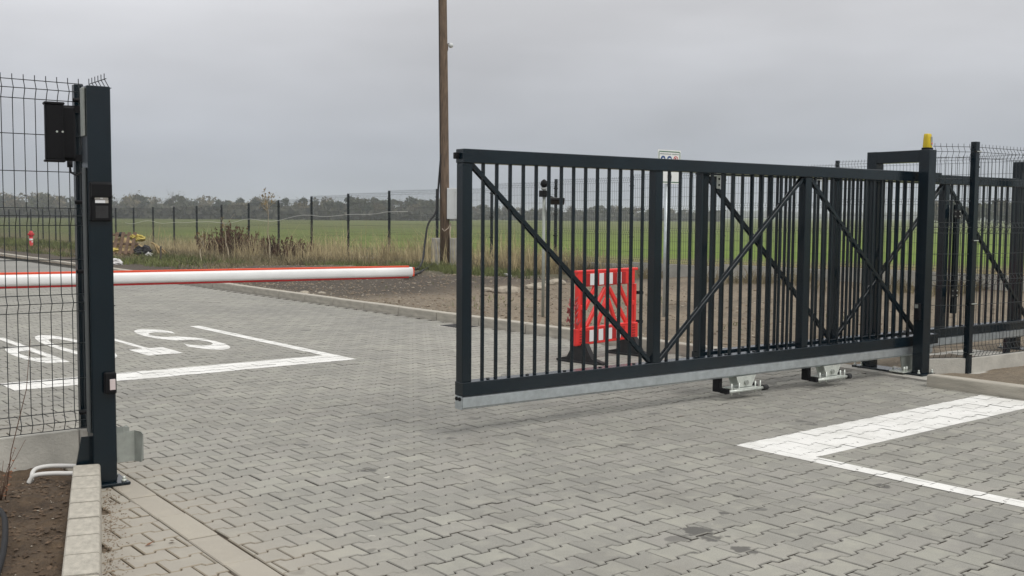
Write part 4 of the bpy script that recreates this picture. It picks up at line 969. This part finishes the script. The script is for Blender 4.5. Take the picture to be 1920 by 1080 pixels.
# rubbish heap with pallet
def hp(x_, y_): return float(verge_z(x_,y_,False))
hx, hy_ = 12.75, 37.2; hz0 = hp(hx,hy_); HS = .62
pa = thing('pallet', (hx,hy_,hz0+.05), math.radians(-35), 'broken brown wooden pallet leaning on the rubbish heap', 'pallet'); pa.scale = (.75,.75,.75)
for k in range(5): MB().bar((-.55+.27*k,-.25,.0),(-.50+.27*k,.30,1.02),.15,.024,(0,-.8,.5),.003).build('board','pallet_wood',pa)
for z_ in (.12,.5,.9): MB().bar((-.75,-.20+.67*z_+.03,z_),(.75,-.20+.67*z_+.03,z_-.03),.10,.05,(0,-.8,.5),.003).build('bearer','pallet_wood',pa)
def lump(name, x_, y_, z_, r, sq, m_, label, cat, seed):
    rr = np.random.default_rng(seed); bm2 = bmesh.new(); bmesh.ops.create_icosphere(bm2, subdivisions=3, radius=1); off = rr.uniform(0,50)
    for v in bm2.verts:
        k = 1+1.5*float(fbm(v.co.x*2.6+off, v.co.y*2.6+v.co.z*3.1+off, 4)); v.co = Vector((v.co.x*r*k*sq[0], v.co.y*r*k*sq[1], v.co.z*r*k*sq[2]))
    me = bpy.data.meshes.new(name); bm2.to_mesh(me); me.materials.append(MATS[m_]); o = bpy.data.objects.new(name, me); C.objects.link(o); o.location = (x_,y_,z_); return tag(o, label, cat)
lump('rubbish_bag',hx+.55,hy_-.05,hz0+.62,.19,(1.3,.8,.6),'yellow_bag','crumpled yellow bag on top of the rubbish heap','bag',1)
lump('rubbish_bag',hx-.42,hy_-.45,hz0+.22,.13,(1.2,.8,.5),'yellow_bag','small yellow bag low at the left of the rubbish heap','bag',2)
lump('rubbish_bag',hx+.55,hy_-.55,hz0+.18,.22,(1.2,.9,.8),'black_rubber','black rubbish bag under the heap','bag',3)
lump('rubbish_bag',hx+.68,hy_-.8,hz0+.05,.12,(1.2,.9,.7),'white_bag','white bag at the foot of the rubbish heap','bag',4)
lump('rubbish_bag',hx+.1,hy_+.3,hz0+.72,.13,(1.2,.9,.6),'black_rubber','dark scrap on top of the pallet','bag',5)
lump('debris_mound',hx+.15,hy_+.45,hz0+.12,.55,(1.5,.8,.7),'straw','mound of brown debris behind the leaning pallet','debris',6)
sb_ = MB(); random.seed(21)
for k in range(60):
    a = random.uniform(-.9,1.2); l = random.uniform(.6,1.2); sb_.tube([(0,random.uniform(-.2,.2),.75),(l*.5*math.cos(a)*.8,-.2+.2*random.random(),.75-.2*l),(l*.9*math.cos(a),-.35+.5*random.random(),.02)], .026, 4)
sbo = sb_.build('brush_bundle','straw'); sbo.location = (hx+.80,hy_-.75,hz0); sbo.scale = (.55,.6,.62); tag(sbo, 'fan of straw coloured cut branches at the right of the heap', 'branches')
lump('plastic_sack',10.0,29.6,hp(10.0,29.6)+.05,.13,(1.3,.8,.8),'white_bag','crumpled white plastic sack on the verge near the kerb','sack',9)
rdp = MB(); rdp.cyl((0,0,0),.025,1.25,8); o = rdp.build('stake','bark'); o.location = (11.3,29.7,hp(11.3,29.7)-.75); tag(o, 'thin dark stake standing in the green grass', 'stake')

# ------------------------------------------------------------------ vegetation
def blades(name, n, fn, hmin, hmax, wd, m_, lean=.35, segs=2):
    P = fn(n); n = len(P); h = rng.uniform(hmin,hmax,n)*(.6+.8*rng.random(n)); a = rng.uniform(0,2*math.pi,n); ln = np.abs(rng.normal(0,lean,n)); b = rng.uniform(0,2*math.pi,n)
    dx, dy = np.cos(a)*ln*h, np.sin(a)*ln*h; wx, wy = np.cos(b)*wd/2, np.sin(b)*wd/2
    v = np.zeros((n,5,3)); v[:,0] = P-np.stack([wx,wy,0*wx],1); v[:,1] = P+np.stack([wx,wy,0*wx],1)
    mid = P+np.stack([dx*.35,dy*.35,h*.6],1); v[:,2] = mid+np.stack([wx,wy,0*wx],1)*.8; v[:,3] = mid-np.stack([wx,wy,0*wx],1)*.8; v[:,4] = P+np.stack([dx,dy,h],1)
    o = np.arange(n)[:,None]*5; f = [list(r) for r in (o+np.array([0,1,2,3])).tolist()]+[list(r) for r in (o+np.array([3,2,4])).tolist()]
    return tag(raw(name, v.reshape(-1,3).tolist(), f, m_), kind='stuff')
def scatter(s0, s1, t0, t1, thr, sc=.5, mu=None, sg=None):
    def fn(n):
        S = rng.uniform(s0,s1,n*3) if mu is None else rng.normal(mu,sg,n*3); T = rng.uniform(t0,t1,n*3); k = (fbm(S*sc+5,T*sc+9,3) > thr)&(S > s0)&(S < s1); S, T = S[k][:n], T[k][:n]
        Z = np.where(S < 18.2, verge_z(S,T,False), fence_z(T)-.05); return np.stack([S,T,Z-.02],1)
    return fn
blades('dry_thatch', 22000, scatter(15.4,19.5,20.5,48,-.14,.45,17.2,1.0), .12,.36,.016,'thatch',.7)
blades('dry_grass', 7500, scatter(15.6,19.5,21.5,48,.03,.8,17.4,.8), .35,.95,.015,'dry_grass',.42)
blades('dry_grass', 2600, scatter(15.2,19.5,20,48,.14,1.2,17.0,.9), .7,1.15,.014,'dry_grass',.35)
blades('dry_thatch', 5200, scatter(16.4,19.5,9,21,-.05,.6,17.7,.5), .08,.30,.014,'thatch',.8)
blades('dry_grass', 1700, scatter(16.4,19.5,17.3,22,.05,.9,17.4,.45), .25,.70,.013,'dry_grass',.55)
blades('dry_thatch', 7000, scatter(17,21,48,85,-.12,.4), .15,.45,.024,'thatch',.5)
blades('verge_grass', 9000, scatter(10.2,15.0,25.5,50,.03,.7), .06,.22,.020,'green_grass',.6)
blades('dry_thatch', 9000, scatter(13.8,17.2,25.5,48,-.06,.6), .10,.34,.017,'thatch',.7)
blades('dry_thatch', 9000, scatter(10.2,16.5,25.5,46,-.04,.55), .04,.16,.018,'thatch',.9)
blades('verge_grass', 6000, scatter(13.8,17.4,17,26,.04,.8), .05,.20,.015,'green_grass',.6)
blades('verge_grass', 12000, scatter(12.9,17.8,44,85,-.08,.35), .12,.36,.03,'green_grass',.5)
blades('verge_grass', 5000, scatter(9.9,13,44,85,-.08,.35), .05,.14,.03,'green_grass',.6)
blades('verge_weeds', 700, scatter(9.2,14,8,18,.16,.9), .03,.10,.012,'green_grass',.8)
def dock(x_, y_, h, label, seed):
    rr = np.random.default_rng(seed); t = thing('dock_weed', (x_,y_,float(verge_z(x_,y_,False))-.03), 0, label, 'weed', 'rusty brown weeds by the boundary fence'); mb = MB(); v = []; f = []
    for k in range(46):
        bx_, by_ = rr.normal(0,.21,2); hh = h*rr.uniform(.55,1.05); tx, ty = bx_*1.6+rr.normal(0,.06), by_*1.6+rr.normal(0,.06)
        mb.tube([(bx_,by_,0),(tx,ty,hh)],[.010,.005],4,False,False)
        for j in range(40):
            s_ = rr.uniform(.25,1)**.9; c0 = np.array([bx_+(tx-bx_)*s_, by_+(ty-by_)*s_, hh*s_])+rr.normal(0,.028,3); e1, e2 = rr.normal(0,.014,3)+np.array([0,0,.035]), rr.normal(0,.016,3); o = len(v); v += [tuple(c0-e1),tuple(c0+e2),tuple(c0+e1),tuple(c0-e2)]; f.append([o,o+1,o+2,o+3])
    mb.build('stems','weed_brown',t); raw('seed_heads', v, f, 'weed_brown', t)
dock(16.8,38.8,1.15,'rusty brown weed clump left of the pair by the fence',1); dock(16.7,37.0,1.4,'tall rusty brown weed clump, densest by the fence post',2); dock(16.9,36.2,1.1,'rusty brown weed clump just right of the tall one',3); dock(17.0,34.2,.95,'rusty brown weed clump beside the leafy sapling',4); dock(17.0,32.4,.85,'low rusty brown weed clump farther right along the fence',5)
def sapling(x_, y_, h, lean, label, leafy, seed):
    rr = np.random.default_rng(seed); t = thing('sapling', (x_,y_,float(verge_z(x_,y_,False))-.05), 0, label, 'sapling', 'thin pale saplings on the verge'); mb = MB()
    pts = [(lean*s_+rr.normal(0,.03),rr.normal(0,.03),h*s_) for s_ in np.linspace(0,1,7)]; mb.tube(pts, list(np.linspace(.022,.007,7)), 6)
    ends = []
    for k in range(9 if leafy else 5):
        s_ = rr.uniform(.75,1); b0 = np.array([lean*s_,0,h*s_]); d_ = rr.normal(0,.15,3); d_[2] = abs(d_[2])+.15; mb.tube([tuple(b0),tuple(b0+d_)],[.009,.004],4); ends.append((b0,d_))
    mb.build('trunk','sapling_bark',t); v = []; f = []
    for k in range(160 if leafy else 30):
        b0, d_ = ends[rr.integers(len(ends))]; c0 = b0+d_*rr.uniform(.4,1.25)+rr.normal(0,.05,3); e1, e2 = rr.normal(0,.017,3), rr.normal(0,.017,3); o = len(v); v += [tuple(c0-e1),tuple(c0+e2),tuple(c0+e1),tuple(c0-e2)]; f.append([o,o+1,o+2,o+3])
    raw('crown', v, f, 'leaf_yellow', t)
sapling(14.6,32.5,1.35,-.14,'thin pale leaning sapling between the weeds and the boom',False,1); sapling(15.6,31.6,2.05,-.08,'thin pale sapling with a tuft of yellow leaves on top',True,2); sapling(12.5,29.8,.7,.12,'short pale leaning stem nearest the rubbish heap',False,3)

# trees of the far wood
def tree_mesh(seed, h, rx, bare=False, m_='crown_a'):
    rr = np.random.default_rng(seed); mb = MB(); mb.tube([(0,0,0),(rr.normal(0,.1),rr.normal(0,.1),h*.45),(rr.normal(0,.2),rr.normal(0,.2),h*.9)],[.20,.14,.04],6,False)
    ends = []
    for k in range(22 if bare else 9):
        a = rr.uniform(0,6.28); z0_ = h*rr.uniform(.25,.75); l = rx*rr.uniform(.5,1.05); e_ = (l*math.cos(a), l*math.sin(a), min(h*.98, z0_+l*rr.uniform(.5,1.1))); mb.tube([(0,0,z0_),(e_[0]*.5,e_[1]*.5,z0_+(e_[2]-z0_)*.4),e_],[.08,.05,.025],4,False); ends.append(e_)
    tm = mb.mesh('trunk','bark'); v = []; f = []
    nc = 0 if False else 13; cl = [(rr.normal(0,rx*.45),rr.normal(0,rx*.45),h*rr.uniform(.22,.86),rr.uniform(.5,1.0)*rx*.55) for _ in range(nc)]
    cnt = 130 if bare else 620
    for k in range(cnt):
        if bare: b0 = np.array(ends[rr.integers(len(ends))])*rr.uniform(.75,1.1); c0 = b0+rr.normal(0,.35,3); s_ = .10
        else:
            q_ = cl[rr.integers(nc)]; d_ = rr.normal(0,1,3); d_ /= np.linalg.norm(d_); c0 = np.array(q_[:3])+d_*q_[3]*rr.uniform(.55,1.12)*np.array([1,1,.85]); s_ = .22
        if c0[2] < .2: continue
        e1, e2 = rr.normal(0,s_,3), rr.normal(0,s_,3); o = len(v); v += [tuple(c0-e1),tuple(c0+e2),tuple(c0+e1),tuple(c0-e2)]; f.append([o,o+1,o+2,o+3])
    me = bpy.data.meshes.new('crown'); me.from_pydata(v, [], f); me.materials.append(MATS[m_]); return tm, me
TV = [tree_mesh(30+i, hh, rr_, False, ('crown_a','crown_b','crown_c')[i%3]) for i, (hh, rr_) in enumerate(((7.2,2.6),(6.4,2.9),(7.8,2.4),(5.8,2.6),(6.9,3.1),(8.2,2.5)))]
TB = [tree_mesh(60+i, 8.5, 2.1, True, 'crown_b') for i in range(2)]
def place_tree(px, depth, sc, var, label, group, zg=-.42):
    dirx = (px-960)/F_PX; wx = np.array([dirx*depth, depth, 0]); p = AX @ wx
    t = thing('far_tree', (p[0],p[1],zg), random.uniform(0,6.28), label, 'tree', group); t.scale = (sc*random.uniform(.9,1.15),sc*random.uniform(.9,1.15),sc)
    share('trunk', var[0], t); share('crown', var[1], t)
random.seed(40); ntree = 0
x = -60
while x < 850:
    place_tree(x, random.uniform(318,335), random.uniform(.62,1.02)*(1.06 if x < 300 else .98), random.choice(TV+TV[:3]+TB), 'one of the grey green trees in the wood beyond the field, left of the pole', 'trees of the wood left of the pole'); x += random.uniform(9,15)
x = -60
while x < 850:
    place_tree(x, random.uniform(345,365), random.uniform(.78,1.16)*(1.04 if x < 200 else 1), random.choice(TV), 'one of the grey green trees in the wood beyond the field, left of the pole', 'trees of the wood left of the pole'); x += random.uniform(12,20)
x = 850
while x < 1345:
    place_tree(x, random.uniform(395,430), random.uniform(.5,.92), random.choice(TV), 'one of the low trees beyond the field, seen through the gate', 'trees of the wood seen through the gate'); x += random.uniform(8,13)
x = 1745
while x < 2050:
    place_tree(x, random.uniform(250,275), random.uniform(.8,1.0), random.choice(TV), 'one of the taller trees beyond the field at the right edge', 'trees at the right edge'); x += random.uniform(12,20)
place_tree(325, 322, 1.06, TB[0], 'tall bare tree rising above the wood left of the pole', None); place_tree(258, 322, 1.0, TB[1], 'bare treetop above the wood near the left gate post', None)
def place_mass(name, x0, x1, depth, hgt, step, jit=.35):
    v = []; f = []; rr = np.random.default_rng(int(x0)+99)
    n = int((x1-x0)/step)
    for k in range(n):
        px = x0+(x1-x0)*rr.random(); d_ = depth+rr.uniform(-8,14); p = AX @ np.array([(px-960)/F_PX*d_, d_, 0]); c0 = np.array([p[0],p[1],-.4+hgt*rr.random()*(.55+.45*float(vnoise(px*.02,3)))]); s_ = hgt*.13
        e1, e2 = rr.normal(0,s_,3), rr.normal(0,s_,3); o = len(v); v += [tuple(c0-e1),tuple(c0+e2),tuple(c0+e1),tuple(c0-e2)]; f.append([o,o+1,o+2,o+3])
    return tag(raw(name, v, f, 'wood_mass'), kind='stuff')
place_mass('undergrowth', -80, 860, 325, 4.2, .075); place_mass('undergrowth', 840, 1350, 400, 3.8, .08); place_mass('distant_woodland', 1280, 2000, 1300, 9, .09)

# ------------------------------------------------------------------ air
mb = MB(); mb.box(-900,1900,-900,1900,-2.2,11.5,.01); hz = mb.build('haze','stone'); hz.data.materials.clear(); tag(hz, kind='stuff')
hm_ = bpy.data.materials.new('haze'); hm_.use_nodes = True; t = hm_.node_tree; t.nodes.clear(); pv = t.nodes.new('ShaderNodeVolumePrincipled'); ou = t.nodes.new('ShaderNodeOutputMaterial'); t.links.new(pv.outputs[0], ou.inputs['Volume'])
pv.inputs['Color'].default_value = (.86,.89,.95,1); pv.inputs['Density'].default_value = .0007; pv.inputs['Anisotropy'].default_value = .2; hz.data.materials.append(hm_)
scene.cycles.volume_bounces = 1
